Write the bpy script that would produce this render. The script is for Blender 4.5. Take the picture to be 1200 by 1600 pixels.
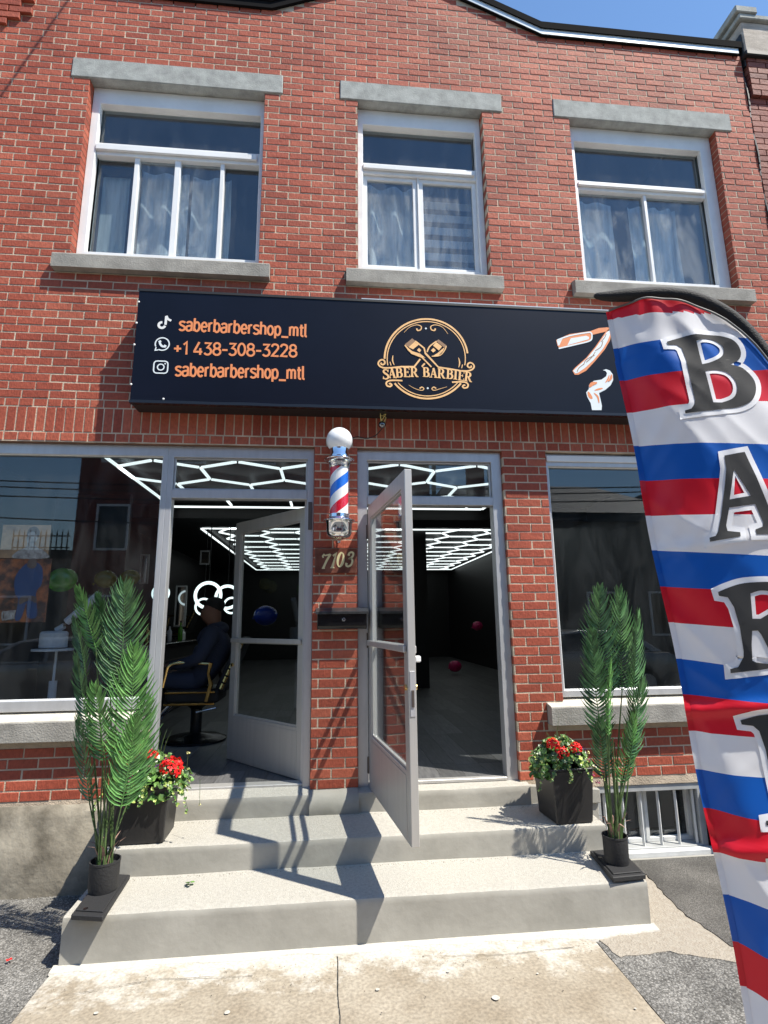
import bpy, bmesh, math, random
from mathutils import Vector, Matrix, Euler, noise
R=math.radians; PI=math.pi
random.seed(7)
for o in list(bpy.data.objects): bpy.data.objects.remove(o)
S=bpy.context.scene; COL=S.collection
# ---------------------------------------------------------------- camera
FPX=857.0
CAM=Vector((0,-4.2,1.686))
_r=Vector((.99489858,-.10019479,-.01173985)); _u=Vector((-.00834773,-.19774237,.98021848)); _f=Vector((.10053425,.97511997,.19757))
cd=bpy.data.cameras.new('camera'); cam=bpy.data.objects.new('camera',cd); COL.objects.link(cam)
cd.sensor_fit='AUTO'; cd.sensor_width=36; cd.lens=FPX/1600*36; cd.clip_start=.05; cd.clip_end=800
M=Matrix(((_r.x,_u.x,-_f.x,CAM.x),(_r.y,_u.y,-_f.y,CAM.y),(_r.z,_u.z,-_f.z,CAM.z),(0,0,0,1)))
cam.matrix_world=M; S.camera=cam
# ---------------------------------------------------------------- sky, sun, exposure
SUN=Vector((.52,-.345,1)).normalized()
w=bpy.data.worlds.new('World'); S.world=w; w.use_nodes=True
nt=w.node_tree; bg=nt.nodes['Background']; sk=nt.nodes.new('ShaderNodeTexSky'); sk.sky_type='NISHITA'
sk.sun_disc=False; sk.sun_elevation=math.asin(SUN.z); sk.sun_rotation=math.atan2(SUN.x,SUN.y)
sk.air_density=1.5; sk.dust_density=.0; sk.ozone_density=8.0; sk.altitude=0
nt.links.new(sk.outputs[0],bg.inputs[0]); bg.inputs[1].default_value=.112
sl=bpy.data.lights.new('sun','SUN'); sl.energy=4.9; sl.angle=R(.53); sl.color=(1,.94,.83)
so=bpy.data.objects.new('sun',sl); COL.objects.link(so); so.rotation_euler=(-SUN).to_track_quat('-Z','Y').to_euler()
S.view_settings.view_transform='Standard'; S.view_settings.look='None'; S.view_settings.gamma=1
S.view_settings.exposure=.75; S.view_settings.use_curve_mapping=False
# ---------------------------------------------------------------- measuring helpers (photo point -> point on a real plane)
def ray(px,py): return _r*((px-600)/FPX)-_u*((py-800)/FPX)+_f
def at(px,py,y=0.):
    d=ray(px,py); return CAM+d*((y-CAM.y)/d.y)
def atz(px,py,z=0.):
    d=ray(px,py); return CAM+d*((z-CAM.z)/d.z)
def proj(p):
    q=Vector(p)-CAM; k=q.dot(_f)
    return (600+FPX*q.dot(_r)/k, 800-FPX*q.dot(_u)/k) if k>.05 else (-9999,-9999)
# ---------------------------------------------------------------- materials
def mat(name,col,rough=.6,metal=0,spec=.5,vary=.0,vscale=6.,bump=0.,bscale=60.,col2=None,emit=None,estr=0,stretch=None,mix=.5,contrast=(.35,.65)):
    m=bpy.data.materials.new(name); m.use_nodes=True; n=m.node_tree.nodes; L=m.node_tree.links
    b=n['Principled BSDF']; b.inputs['Roughness'].default_value=rough; b.inputs['Metallic'].default_value=metal
    b.inputs['Specular IOR Level'].default_value=spec
    b.inputs['Base Color'].default_value=(*col,1)
    if emit: b.inputs['Emission Color'].default_value=(*emit,1); b.inputs['Emission Strength'].default_value=estr
    tc=n.new('ShaderNodeNewGeometry'); vec=tc.outputs['Position']
    if stretch:
        mp=n.new('ShaderNodeMapping'); mp.inputs['Scale'].default_value=stretch; L.new(vec,mp.inputs[0]); vec=mp.outputs[0]
    if vary>0 or col2:
        t=n.new('ShaderNodeTexNoise'); t.inputs['Scale'].default_value=vscale; t.inputs['Detail'].default_value=7; t.inputs['Roughness'].default_value=.62; L.new(vec,t.inputs['Vector'])
        rp=n.new('ShaderNodeValToRGB'); rp.color_ramp.elements[0].position=contrast[0]; rp.color_ramp.elements[1].position=contrast[1]
        c2=col2 or tuple(c*(1+vary) for c in col); c1=col if col2 else tuple(c*(1-vary) for c in col)
        rp.color_ramp.elements[0].color=(*c1,1); rp.color_ramp.elements[1].color=(*c2,1)
        L.new(t.outputs[0],rp.inputs[0]); L.new(rp.outputs[0],b.inputs['Base Color'])
        m['ramp']=rp.name
    if bump>0:
        t2=n.new('ShaderNodeTexNoise'); t2.inputs['Scale'].default_value=bscale; t2.inputs['Detail'].default_value=6; L.new(vec,t2.inputs['Vector'])
        bp=n.new('ShaderNodeBump'); bp.inputs['Strength'].default_value=bump; bp.inputs['Distance'].default_value=.01; L.new(t2.outputs[0],bp.inputs['Height']); L.new(bp.outputs[0],b.inputs['Normal'])
    return m
def glass(name,tint=(.8,.85,.85),refl=1.0,dust_haze=.0,base=.0):
    m=bpy.data.materials.new(name); m.use_nodes=True; n=m.node_tree.nodes; L=m.node_tree.links
    n.remove(n['Principled BSDF']); out=n['Material Output']
    tr=n.new('ShaderNodeBsdfTransparent'); tr.inputs[0].default_value=(*tint,1)
    gl=n.new('ShaderNodeBsdfGlossy'); gl.inputs['Roughness'].default_value=.005; gl.inputs[0].default_value=(.95,.97,1,1)
    lw=n.new('ShaderNodeLayerWeight'); fr=n.new('ShaderNodeMath'); fr.operation='POWER'; fr.inputs[1].default_value=5; L.new(lw.outputs['Facing'],fr.inputs[0])
    mu=n.new('ShaderNodeMath'); mu.operation='MULTIPLY_ADD'; mu.inputs[1].default_value=.9; mu.inputs[2].default_value=.042*refl+base; mu.use_clamp=True
    L.new(fr.outputs[0],mu.inputs[0]); mx=n.new('ShaderNodeMixShader'); L.new(mu.outputs[0],mx.inputs[0]); L.new(tr.outputs[0],mx.inputs[1]); L.new(gl.outputs[0],mx.inputs[2])
    last=mx
    if dust_haze>0:  # diffuse film: dust, plus a painted pale haze lifting dark reflections
        df=n.new('ShaderNodeBsdfDiffuse'); df.inputs[0].default_value=(.6,.62,.62,1)
        g=n.new('ShaderNodeNewGeometry'); mp=n.new('ShaderNodeMapping'); mp.inputs['Scale'].default_value=(2.2,1,.7); L.new(g.outputs['Position'],mp.inputs[0])
        t=n.new('ShaderNodeTexNoise'); t.inputs['Scale'].default_value=3.; t.inputs['Detail'].default_value=8; t.inputs['Distortion'].default_value=1.2; L.new(mp.outputs[0],t.inputs['Vector'])
        r2=n.new('ShaderNodeMapRange'); r2.inputs[1].default_value=.42; r2.inputs[2].default_value=.75; r2.inputs[3].default_value=dust_haze*.12; r2.inputs[4].default_value=dust_haze; L.new(t.outputs[0],r2.inputs[0])
        m2=n.new('ShaderNodeMixShader'); L.new(r2.outputs[0],m2.inputs[0]); L.new(mx.outputs[0],m2.inputs[1]); L.new(df.outputs[0],m2.inputs[2]); last=m2
    L.new(last.outputs[0],out.inputs[0]); return m
def brickmat(name,c1,c2,c3,bump=.5):
    m=bpy.data.materials.new(name); m.use_nodes=True; n=m.node_tree.nodes; L=m.node_tree.links; b=n['Principled BSDF']
    b.inputs['Roughness'].default_value=.72; b.inputs['Specular IOR Level'].default_value=.35
    at_=n.new('ShaderNodeAttribute'); at_.attribute_name='tone'
    rp=n.new('ShaderNodeValToRGB'); e=rp.color_ramp.elements; e[0].color=(*c1,1); e[1].color=(*c3,1); k=e.new(.5); k.color=(*c2,1); L.new(at_.outputs['Fac'],rp.inputs[0])
    g=n.new('ShaderNodeNewGeometry'); t=n.new('ShaderNodeTexNoise'); t.inputs['Scale'].default_value=38; t.inputs['Detail'].default_value=7; L.new(g.outputs['Position'],t.inputs['Vector'])
    mp=n.new('ShaderNodeMapping'); mp.inputs['Scale'].default_value=(1,1,.28); L.new(g.outputs['Position'],mp.inputs[0])
    t3=n.new('ShaderNodeTexNoise'); t3.inputs['Scale'].default_value=110; t3.inputs['Detail'].default_value=4; L.new(mp.outputs[0],t3.inputs['Vector'])
    t4=n.new('ShaderNodeTexNoise'); t4.inputs['Scale'].default_value=1.3; t4.inputs['Detail'].default_value=5; L.new(g.outputs['Position'],t4.inputs['Vector'])
    def mul(a,tex,lo,hi,f0=.3,f1=.7):
        mr=n.new('ShaderNodeMapRange'); mr.inputs[1].default_value=f0; mr.inputs[2].default_value=f1; mr.inputs[3].default_value=lo; mr.inputs[4].default_value=hi; L.new(tex.outputs[0],mr.inputs[0])
        v=n.new('ShaderNodeVectorMath'); v.operation='SCALE'; L.new(a,v.inputs[0]); L.new(mr.outputs[0],v.inputs['Scale']); return v.outputs[0]
    c=mul(rp.outputs[0],t,.86,1.14); c=mul(c,t3,.88,1.12); c=mul(c,t4,.74,1.14)
    L.new(c,b.inputs['Base Color'])
    ad=n.new('ShaderNodeMath'); L.new(t.outputs[0],ad.inputs[0]); L.new(t3.outputs[0],ad.inputs[1])
    bp=n.new('ShaderNodeBump'); bp.inputs['Strength'].default_value=bump; bp.inputs['Distance'].default_value=.006; L.new(ad.outputs[0],bp.inputs['Height']); L.new(bp.outputs[0],b.inputs['Normal'])
    return m
MT={}
MT['brick']=brickmat('red_brick',(.305,.064,.036),(.37,.084,.047),(.44,.115,.066))
MT['brick_dark']=brickmat('weathered_brick',(.17,.05,.04),(.24,.07,.05),(.30,.12,.09))
MT['mortar']=mat('mortar',(.50,.41,.31),.95,vary=.26,vscale=5,bump=.6,bscale=120)
MT['stone']=mat('cast_stone',(.34,.35,.33),.9,vary=.22,vscale=9,bump=.35,bscale=90)
MT['stone_sill']=mat('sill_stone',(.30,.285,.255),.9,vary=.2,vscale=7,bump=.4,bscale=80)
MT['sill_lit']=mat('sunlit_sill_stone',(.50,.47,.40),.85,vary=.15,vscale=12,bump=.3)  # same sill stone, with the sunlight on its top put into the colour
MT['pvc']=mat('white_window_frame',(.78,.79,.79),.4,vary=.06,vscale=3)
MT['alu']=mat('brushed_aluminium',(.52,.525,.54),.38,metal=.45,vary=.06,vscale=5,stretch=(3,3,.8))
MT['alu_door']=mat('door_aluminium',(.50,.49,.47),.42,metal=.45,vary=.05,vscale=5,stretch=(6,6,.3))
MT['concrete']=mat('rendered_concrete',(.27,.26,.228),.88,col2=(.385,.37,.33),vscale=3.2,bump=.22,bscale=22,contrast=(.3,.72))
MT['black']=mat('matte_black',(.012,.012,.013),.55)
MT['black_gloss']=mat('gloss_black',(.008,.008,.009),.22)
MT['capblack']=mat('roofing_black',(.010,.010,.011),.95,spec=.05)
MT['white']=mat('white_print',(.8,.8,.78),.5)
MT['chrome']=mat('chrome',(.82,.83,.85),.07,metal=1)
MT['gold']=mat('brass',(.70,.50,.20),.22,metal=1)
MT['rubber']=mat('black_rubber',(.02,.02,.021),.7,bump=.3,bscale=80)
MT['dark_wall']=mat('interior_black_paint',(.005,.005,.0055),.5)
MT['hinge']=mat('dark_steel',(.12,.10,.09),.5,metal=.6)
# ---------------------------------------------------------------- mesh builder
class MB:
    def __init__(s): s.v=[]; s.f=[]; s.t=[]; s.tone=None
    def add(s,vs,fs,tone=.5):
        k=len(s.v); s.v+= [tuple(a) for a in vs]; s.f+=[tuple(i+k for i in f) for f in fs]; s.t+=[tone]*len(fs); return s
    def box(s,x0,x1,y0,y1,z0,z1,tone=.5,j=0):
        vs=[(x,y,z) for x in(x0,x1) for y in(y0,y1) for z in(z0,z1)]
        if j: vs=[(a+random.uniform(-j,j),b+random.uniform(-j,j),c+random.uniform(-j,j)) for a,b,c in vs]
        return s.add(vs,[(0,1,3,2),(4,6,7,5),(0,4,5,1),(2,3,7,6),(0,2,6,4),(1,5,7,3)],tone)
    def prism(s,poly,y0,y1,tone=.5):      # poly of (x,z), extruded in y
        n=len(poly); vs=[(x,y0,z) for x,z in poly]+[(x,y1,z) for x,z in poly]
        fs=[tuple(range(n)),tuple(range(2*n-1,n-1,-1))]+[(i,i+n,(i+1)%n+n,(i+1)%n) for i in range(n)]
        return s.add(vs,fs,tone)
    def prismz(s,poly,z0,z1):
        n=len(poly); vs=[(x,y,z0) for x,y in poly]+[(x,y,z1) for x,y in poly]
        return s.add(vs,[tuple(range(n-1,-1,-1)),tuple(range(n,2*n))]+[(i,(i+1)%n,(i+1)%n+n,i+n) for i in range(n)])
    def ring(s,x0,x1,z0,z1,wl,wr,wb,wt,y0,y1):
        o=[(x0,z0),(x1,z0),(x1,z1),(x0,z1)]; i=[(x0+wl,z0+wb),(x1-wr,z0+wb),(x1-wr,z1-wt),(x0+wl,z1-wt)]
        vs=[(x,y0,z) for x,z in o]+[(x,y0,z) for x,z in i]+[(x,y1,z) for x,z in o]+[(x,y1,z) for x,z in i]
        fs=[]
        for k in range(4):
            n=(k+1)%4; fs+=[(k,n,n+4,k+4),(k+8,k+12,n+12,n+8),(k,k+8,n+8,n),(k+4,n+4,n+12,k+12)]
        return s.add(vs,fs)
    def tube(s,pts,r,n=8,cap=True,flat=None):
        pts=[Vector(p) for p in pts]; m=len(pts); rr=r if isinstance(r,(list,tuple)) else [r]*m
        vs=[]; up=None
        for i,p in enumerate(pts):
            t=(pts[min(i+1,m-1)]-pts[max(i-1,0)])
            if t.length<1e-9: t=Vector((0,0,1))
            t.normalize()
            if up is None: up=Vector((0,0,1)) if abs(t.z)<.9 else Vector((1,0,0))
            a=t.cross(up); 
            if a.length<1e-6: a=t.cross(Vector((0,1,0)))
            a.normalize(); b=a.cross(t).normalized(); up=b
            for k in range(n):
                th=2*PI*k/n; q=p+(a*math.cos(th)+b*math.sin(th))*rr[i]
                if flat: q=p+(a*math.cos(th)*flat[0]+b*math.sin(th)*flat[1])*rr[i]
                vs.append(q)
        fs=[(i*n+k,i*n+(k+1)%n,(i+1)*n+(k+1)%n,(i+1)*n+k) for i in range(m-1) for k in range(n)]
        if cap: fs+=[tuple(range(n-1,-1,-1)),tuple((m-1)*n+k for k in range(n))]
        return s.add(vs,fs)
    def lathe(s,prof,c=(0,0,0),n=24):   # prof of (r,z)
        c=Vector(c); vs=[]; m=len(prof)
        for r,z in prof:
            for k in range(n): vs.append((c.x+r*math.cos(2*PI*k/n),c.y+r*math.sin(2*PI*k/n),c.z+z))
        fs=[(i*n+k,i*n+(k+1)%n,(i+1)*n+(k+1)%n,(i+1)*n+k) for i in range(m-1) for k in range(n)]
        fs+=[tuple(range(n-1,-1,-1)),tuple((m-1)*n+k for k in range(n))]
        return s.add(vs,fs)
    def ball(s,c,rx,ry=None,rz=None,n=16,m=10,tilt=None):
        ry=ry or rx; rz=rz or rx; prof=[]
        k0=len(s.v); s.lathe([(math.sin(PI*i/m)*1.0+1e-4,-math.cos(PI*i/m)) for i in range(m+1)],n=n)
        for i in range(k0,len(s.v)):
            v=Vector(s.v[i]); v=Vector((v.x*rx,v.y*ry,v.z*rz))
            if tilt: v.rotate(tilt)
            s.v[i]=tuple(v+Vector(c))
        return s
    def xf(s,mtx,start=0):
        for i in range(start,len(s.v)): s.v[i]=tuple(mtx@Vector(s.v[i]))
        return s
    def mesh(s,name,bevel=0,smooth=False,segs=1,weld=False):
        me=bpy.data.meshes.new(name); me.from_pydata(s.v,[],s.f)
        a=me.attributes.new('tone','FLOAT','FACE'); a.data.foreach_set('value',s.t)
        bm=bmesh.new(); bm.from_mesh(me)
        if weld: bmesh.ops.remove_doubles(bm,verts=bm.verts,dist=1e-5)
        bmesh.ops.recalc_face_normals(bm,faces=bm.faces)
        if bevel:
            es=[e for e in bm.edges if len(e.link_faces)==2 and e.calc_face_angle(0)>.5]
            bmesh.ops.bevel(bm,geom=es,offset=bevel,segments=segs,affect='EDGES',clamp_overlap=True,profile=.5)
        bm.to_mesh(me); bm.free()
        if smooth:
            me.polygons.foreach_set('use_smooth',[True]*len(me.polygons))
            try: me.set_sharp_from_angle(angle=R(38))
            except Exception: pass
        return me
def link(name,me,m,parent=None,label=None):
    if m and not me.materials: me.materials.append(m)
    o=bpy.data.objects.new(name,me); COL.objects.link(o)
    if parent:
        o.parent=parent; 
        base=parent
        while base.parent: base=base.parent
        o.matrix_parent_inverse=parent.matrix_world_cache.inverted() if False else Matrix.Identity(4)
        if parent.type=='EMPTY': o.matrix_parent_inverse=PW[parent.name].inverted()
    if label: o['label']=label
    return o
PW={}
def part(name,mb,m,parent=None,bevel=0,smooth=False,label=None,segs=1,weld=False): return link(name,mb.mesh(name,bevel,smooth,segs,weld),m,parent,label)
def thing(name,label,cat,loc=(0,0,0),group=None):
    o=bpy.data.objects.new(name,None); COL.objects.link(o); o.location=loc; o.empty_display_size=.1
    PW[o.name]=Matrix.Translation(Vector(loc)); o['label']=label; o['category']=cat
    if group: o['group']=group
    return o
def tag(o,label,cat,group=None,kind=None):
    o['label']=label; o['category']=cat
    if group: o['group']=group
    if kind: o['kind']=kind
    return o
def struct(name,mb,m,bevel=0,smooth=False,label=None,cat=None):
    o=part(name,mb,m,None,bevel,smooth); o['kind']='structure'
    if label: o['label']=label
    if cat: o['category']=cat
    return o
def ribbon(mb,pts,wd,y,yo=[0]):            # flat stroke in the (x,z) plane at depth y, facing -y; wd number or list
    pts=[Vector((p[0],p[1])) for p in pts]; m=len(pts); ws=wd if isinstance(wd,(list,tuple)) else [wd]*m
    yo[0]=(yo[0]+1)%12; yy=y-.00012*yo[0]; L=[];Rr=[]
    for i,p in enumerate(pts):
        a=pts[max(i-1,0)]; b=pts[min(i+1,m-1)]; t=(b-a)
        if i==0 or i==m-1 or (pts[i]-a).length<1e-9: t=t.normalized(); k=1
        else:
            t1=(pts[i]-a).normalized(); t2=(b-pts[i]).normalized(); t=(t1+t2)
            if t.length<.2: t=t1
            t.normalize(); k=min(1.6,1/max(.4,abs(t.dot(t1))))
        nrm=Vector((-t.y,t.x))*ws[i]/2*k
        L.append(p+nrm); Rr.append(p-nrm)
    vs=[(q.x,yy,q.y) for q in L]+[(q.x,yy,q.y) for q in Rr]
    mb.add(vs,[(i,i+1,m+i+1,m+i) for i in range(m-1)])
def arc(cx,cy,rx,ry,a0,a1,n=14): return [(cx+rx*math.cos(R(a0+(a1-a0)*i/n)),cy+ry*math.sin(R(a0+(a1-a0)*i/n))) for i in range(n+1)]
def smooth_path(p,n=6,closed=False):
    P=[Vector(q) for q in p]; out=[]; m=len(P); rng=m if closed else m-1
    for i in range(rng):
        a=P[(i-1)%m] if closed or i>0 else P[0]; b=P[i]; c=P[(i+1)%m]; d=P[(i+2)%m] if closed or i+2<m else P[-1]
        for k in range(n):
            t=k/n; out.append(.5*((2*b)+(c-a)*t+(2*a-5*b+4*c-d)*t*t+(3*b-a-3*c+d)*t**3))
    if not closed: out.append(P[-1])
    return out
# ================================================================ GROUND
MT['asphalt']=mat('coarse_asphalt',(.11,.105,.10),.95,col2=(.33,.32,.30),vscale=95,bump=1.0,bscale=110,contrast=(.40,.62))
MT['asphalt2']=mat('patched_asphalt',(.13,.122,.11),.95,col2=(.21,.20,.185),vscale=60,bump=.9,bscale=160)
MT['earthy']=mat('dirty_concrete',(.30,.26,.21),.95,col2=(.36,.325,.27),vscale=30,bump=.9,bscale=90)
def stonyasphalt(name,dark,light,sc,bump):
    m=bpy.data.materials.new(name);m.use_nodes=True;n=m.node_tree.nodes;L=m.node_tree.links;b=n['Principled BSDF'];b.inputs['Roughness'].default_value=.92
    g=n.new('ShaderNodeNewGeometry');nz=n.new('ShaderNodeTexNoise');nz.inputs['Scale'].default_value=sc*.6;L.new(g.outputs['Position'],nz.inputs['Vector'])
    ad=n.new('ShaderNodeVectorMath');sc_=n.new('ShaderNodeVectorMath');sc_.operation='SCALE';sc_.inputs['Scale'].default_value=.012;L.new(nz.outputs['Color'],sc_.inputs[0]);L.new(g.outputs['Position'],ad.inputs[0]);L.new(sc_.outputs[0],ad.inputs[1])
    v=n.new('ShaderNodeTexVoronoi');v.inputs['Scale'].default_value=sc;L.new(ad.outputs[0],v.inputs['Vector'])
    bw=n.new('ShaderNodeRGBToBW');L.new(v.outputs['Color'],bw.inputs[0]);rp=n.new('ShaderNodeValToRGB');e=rp.color_ramp.elements;e[0].position=.25;e[0].color=(*dark,1);e[1].position=.85;e[1].color=(*light,1);L.new(bw.outputs[0],rp.inputs[0])
    d=n.new('ShaderNodeMapRange');d.inputs[1].default_value=.15;d.inputs[2].default_value=.75;d.inputs[3].default_value=1.1;d.inputs[4].default_value=.45;L.new(v.outputs['Distance'],d.inputs[0])
    n2=n.new('ShaderNodeTexNoise');n2.inputs['Scale'].default_value=3.5;n2.inputs['Detail'].default_value=9;L.new(g.outputs['Position'],n2.inputs['Vector']);m2=n.new('ShaderNodeMapRange');m2.inputs[1].default_value=.3;m2.inputs[2].default_value=.7;m2.inputs[3].default_value=.65;m2.inputs[4].default_value=1.35;L.new(n2.outputs[0],m2.inputs[0])
    mu=n.new('ShaderNodeMath');mu.operation='MULTIPLY';L.new(d.outputs[0],mu.inputs[0]);L.new(m2.outputs[0],mu.inputs[1]);s=n.new('ShaderNodeVectorMath');s.operation='SCALE';L.new(rp.outputs[0],s.inputs[0]);L.new(mu.outputs[0],s.inputs['Scale']);L.new(s.outputs[0],b.inputs['Base Color'])
    iv=n.new('ShaderNodeMath');iv.operation='SUBTRACT';iv.inputs[0].default_value=1;L.new(v.outputs['Distance'],iv.inputs[1]);bp=n.new('ShaderNodeBump');bp.inputs['Strength'].default_value=bump;bp.inputs['Distance'].default_value=.006;L.new(iv.outputs[0],bp.inputs['Height']);L.new(bp.outputs[0],b.inputs['Normal']);return m
MT['asphalt']=stonyasphalt('coarse_asphalt',(.13,.125,.115),(.30,.29,.27),110,.6)
MT['asphalt2']=stonyasphalt('patched_asphalt',(.10,.095,.085),(.19,.18,.165),190,.6)
def rough_poly(P,amp=.012,stepn=.04,seed=0):
    out=[]; k=0
    for i in range(len(P)):
        a=Vector(P[i]);b=Vector(P[(i+1)%len(P)]); n_=max(1,int((b-a).length/stepn))
        if (b-a).length>2.2: n_=1
        for j in range(n_):
            q=a.lerp(b,j/n_); nn=Vector((-(b-a).y,(b-a).x)).normalized(); out.append(tuple(q+nn*amp*noise.noise(Vector((q.x*14+seed,q.y*14,seed)))*(0 if j==0 else 1)))
    return out
MT['road']=mat('road_asphalt',(.05,.05,.05),.95,col2=(.09,.09,.088),vscale=40,bump=.6,bscale=120)
def slabmat():
    m=mat('paving_concrete',(.27,.225,.165),.92,col2=(.37,.325,.255),vscale=3.2,bump=.3,bscale=75)
    n=m.node_tree.nodes;L=m.node_tree.links;b=n['Principled BSDF']; base=b.inputs['Base Color'].links[0].from_socket
    g=n.new('ShaderNodeNewGeometry'); t=n.new('ShaderNodeTexNoise'); t.inputs['Scale'].default_value=5.5; t.inputs['Detail'].default_value=10; t.inputs['Roughness'].default_value=.7; L.new(g.outputs['Position'],t.inputs['Vector'])
    sp=n.new('ShaderNodeSeparateXYZ'); L.new(g.outputs['Position'],sp.inputs[0])
    mr=n.new('ShaderNodeMapRange'); mr.inputs[1].default_value=-.88; mr.inputs[2].default_value=-1.32; mr.inputs[3].default_value=.22; mr.inputs[4].default_value=-.12; L.new(sp.outputs['Y'],mr.inputs[0])
    ad=n.new('ShaderNodeMath'); L.new(t.outputs[0],ad.inputs[0]); L.new(mr.outputs[0],ad.inputs[1])
    rp=n.new('ShaderNodeValToRGB'); rp.color_ramp.elements[0].position=.50; rp.color_ramp.elements[1].position=.66; L.new(ad.outputs[0],rp.inputs[0])
    mx=n.new('ShaderNodeMix'); mx.data_type='RGBA'; L.new(rp.outputs[0],mx.inputs['Factor']); L.new(base,mx.inputs[6]); mx.inputs[7].default_value=(.52,.49,.43,1)
    t2=n.new('ShaderNodeTexNoise'); t2.inputs['Scale'].default_value=60; t2.inputs['Detail'].default_value=5; L.new(g.outputs['Position'],t2.inputs['Vector'])
    m2=n.new('ShaderNodeMapRange'); m2.inputs[1].default_value=.3; m2.inputs[2].default_value=.7; m2.inputs[3].default_value=.72; m2.inputs[4].default_value=1.18; L.new(t2.outputs[0],m2.inputs[0])
    v=n.new('ShaderNodeVectorMath'); v.operation='SCALE'; L.new(mx.outputs[2],v.inputs[0]); L.new(m2.outputs[0],v.inputs['Scale']); L.new(v.outputs[0],b.inputs['Base Color'])
    return m
MT['slab']=slabmat()
g=MB(); g.add([(-150,150,-.012),(150,150,-.012),(150,-150,-.012),(-150,-150,-.012)],[(0,1,2,3)]); struct('ground',g,MT['asphalt'])
def sheet(name,pts,z0,z1,m):
    g=MB().prismz(pts,z0,z1); return struct(name,g,m)
def grid_sheet(name,x0,x1,y0,y1,z,m,n=60,amp=.003,sc=3.):
    g=MB(); vs=[];
    for i in range(n+1):
        for j in range(n+1):
            x=x0+(x1-x0)*i/n; y=y0+(y1-y0)*j/n; vs.append((x,y,z+amp*noise.noise(Vector((x*sc,y*sc,3)))))
    g.add(vs,[(i*(n+1)+j,(i+1)*(n+1)+j,(i+1)*(n+1)+j+1,i*(n+1)+j+1) for i in range(n) for j in range(n)])
    o=struct(name,g,m,smooth=True); return o
# front walk in two slabs with an open joint
walk=sheet('sidewalk',[(-1.36,-2.9),(1.45,-2.9),(1.45,-.85),(-1.36,-.85)],-.05,-.02,MT['earthy'])
for x0,x1 in((-1.355,.060),(.067,1.445)):
    g=MB(); n=26; vs=[]; 
    for i in range(n+1):
        for j in range(n+1):
            x=x0+(x1-x0)*i/n; y=-2.86+2.0*j/n
            ex=.004*noise.noise(Vector((x*9,y*9,0)))
            if i in(0,n): x+=ex*1.6
            vs.append((x,y,.0+.0035*noise.noise(Vector((x*4,y*4,1)))-(.005 if i in(0,n) or j in (0,n) else 0)))
    g.add(vs,[(i*(n+1)+j,(i+1)*(n+1)+j,(i+1)*(n+1)+j+1,i*(n+1)+j+1) for i in range(n) for j in range(n)])
    k=len(g.v); bd=[i*(n+1) for i in range(n+1)]
    g.box(x0+.003,x1-.003,-2.857,-.863,-.03,-.008)
    part('paving_slab',g,MT['slab'],walk,smooth=True)
# mortar fillet splashed along the foot of the steps
g=MB(); N=90; vs=[]
for i in range(N+1):
    x=-1.36+3.2*i/N; wv=.035+.03*noise.noise(Vector((x*3.1,0,0)))+.022*noise.noise(Vector((x*11,4,0)))
    if x>1.2: wv+=.06*max(0,1-abs(x-1.45)/.25)
    vs+=[(x,-.885,.012),(x,-.90,.010),(x,-.90-max(.012,wv),.0045),(x,-.905-max(.012,wv),-.006)]
g.add(vs,[(i*4+k,i*4+k+1,i*4+5+k,i*4+4+k) for i in range(N) for k in range(3)])
MT['lime']=mat('lime_smear',(.50,.475,.42),.9,vary=.12,vscale=20,bump=.6)
struct('mortar_fillet',g,MT['lime'],smooth=True)
# ground right of the steps
P1=[atz(*p).xy for p in((1010,1367),(1058,1419),(1100,1450),(1140,1478))]
sheet('concrete_strip',[(1.45,-3.2),(2.35,-3.2),(2.62,-1.02),(P1[1].x,P1[1].y),(P1[0].x,P1[0].y),(2.0,.0),(1.80,-.0),(1.80,-.98),(1.45,-.98)],-.02,-.006,MT['asphalt'])
sheet('dirt_strip',rough_poly([(1.80,-.95),(1.80,-.02),(2.0,-.02)]+[(p.x,p.y) for p in P1]+[(2.45,-1.35),(2.1,-1.28),(1.78,-1.12),(1.50,-1.14),(1.455,-.95)],.03),-.02,-.002,MT['earthy'])
sheet('asphalt_patch',rough_poly([(2.0,-.02)]+[(p.x+.003,p.y) for p in P1]+[(2.9,-1.5),(4.6,-1.5),(4.6,-.02)],.02),-.02,.002,MT['asphalt2'])
# loose aggregate on the coarse asphalt
MT['pebble']=mat('loose_stone',(.30,.29,.27),.85,col2=(.5,.48,.45),vscale=40)
g=MB()
rg=random.Random(3)
for i in range(2600):
    if i%2: x=rg.uniform(1.46,2.7); y=rg.uniform(-2.0,-1.0)
    else: x=rg.uniform(-2.3,-1.37); y=rg.uniform(-1.9,-.06)
    if x>1.4 and y>-1.16: continue
    s=rg.uniform(.0015,.0042); k=len(g.v)
    g.add([(x-s,y,-.006),(x+s*rg.uniform(.5,1),y-s,-.006),(x+s*.4,y+s,-.006),(x,y,-.006+s*1.1)],[(0,1,3),(1,2,3),(2,0,3)])
o=part('loose_gravel',g,MT['pebble']); tag(o,'pale loose stones scattered over the coarse asphalt beside the steps','gravel',kind='stuff')
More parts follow.
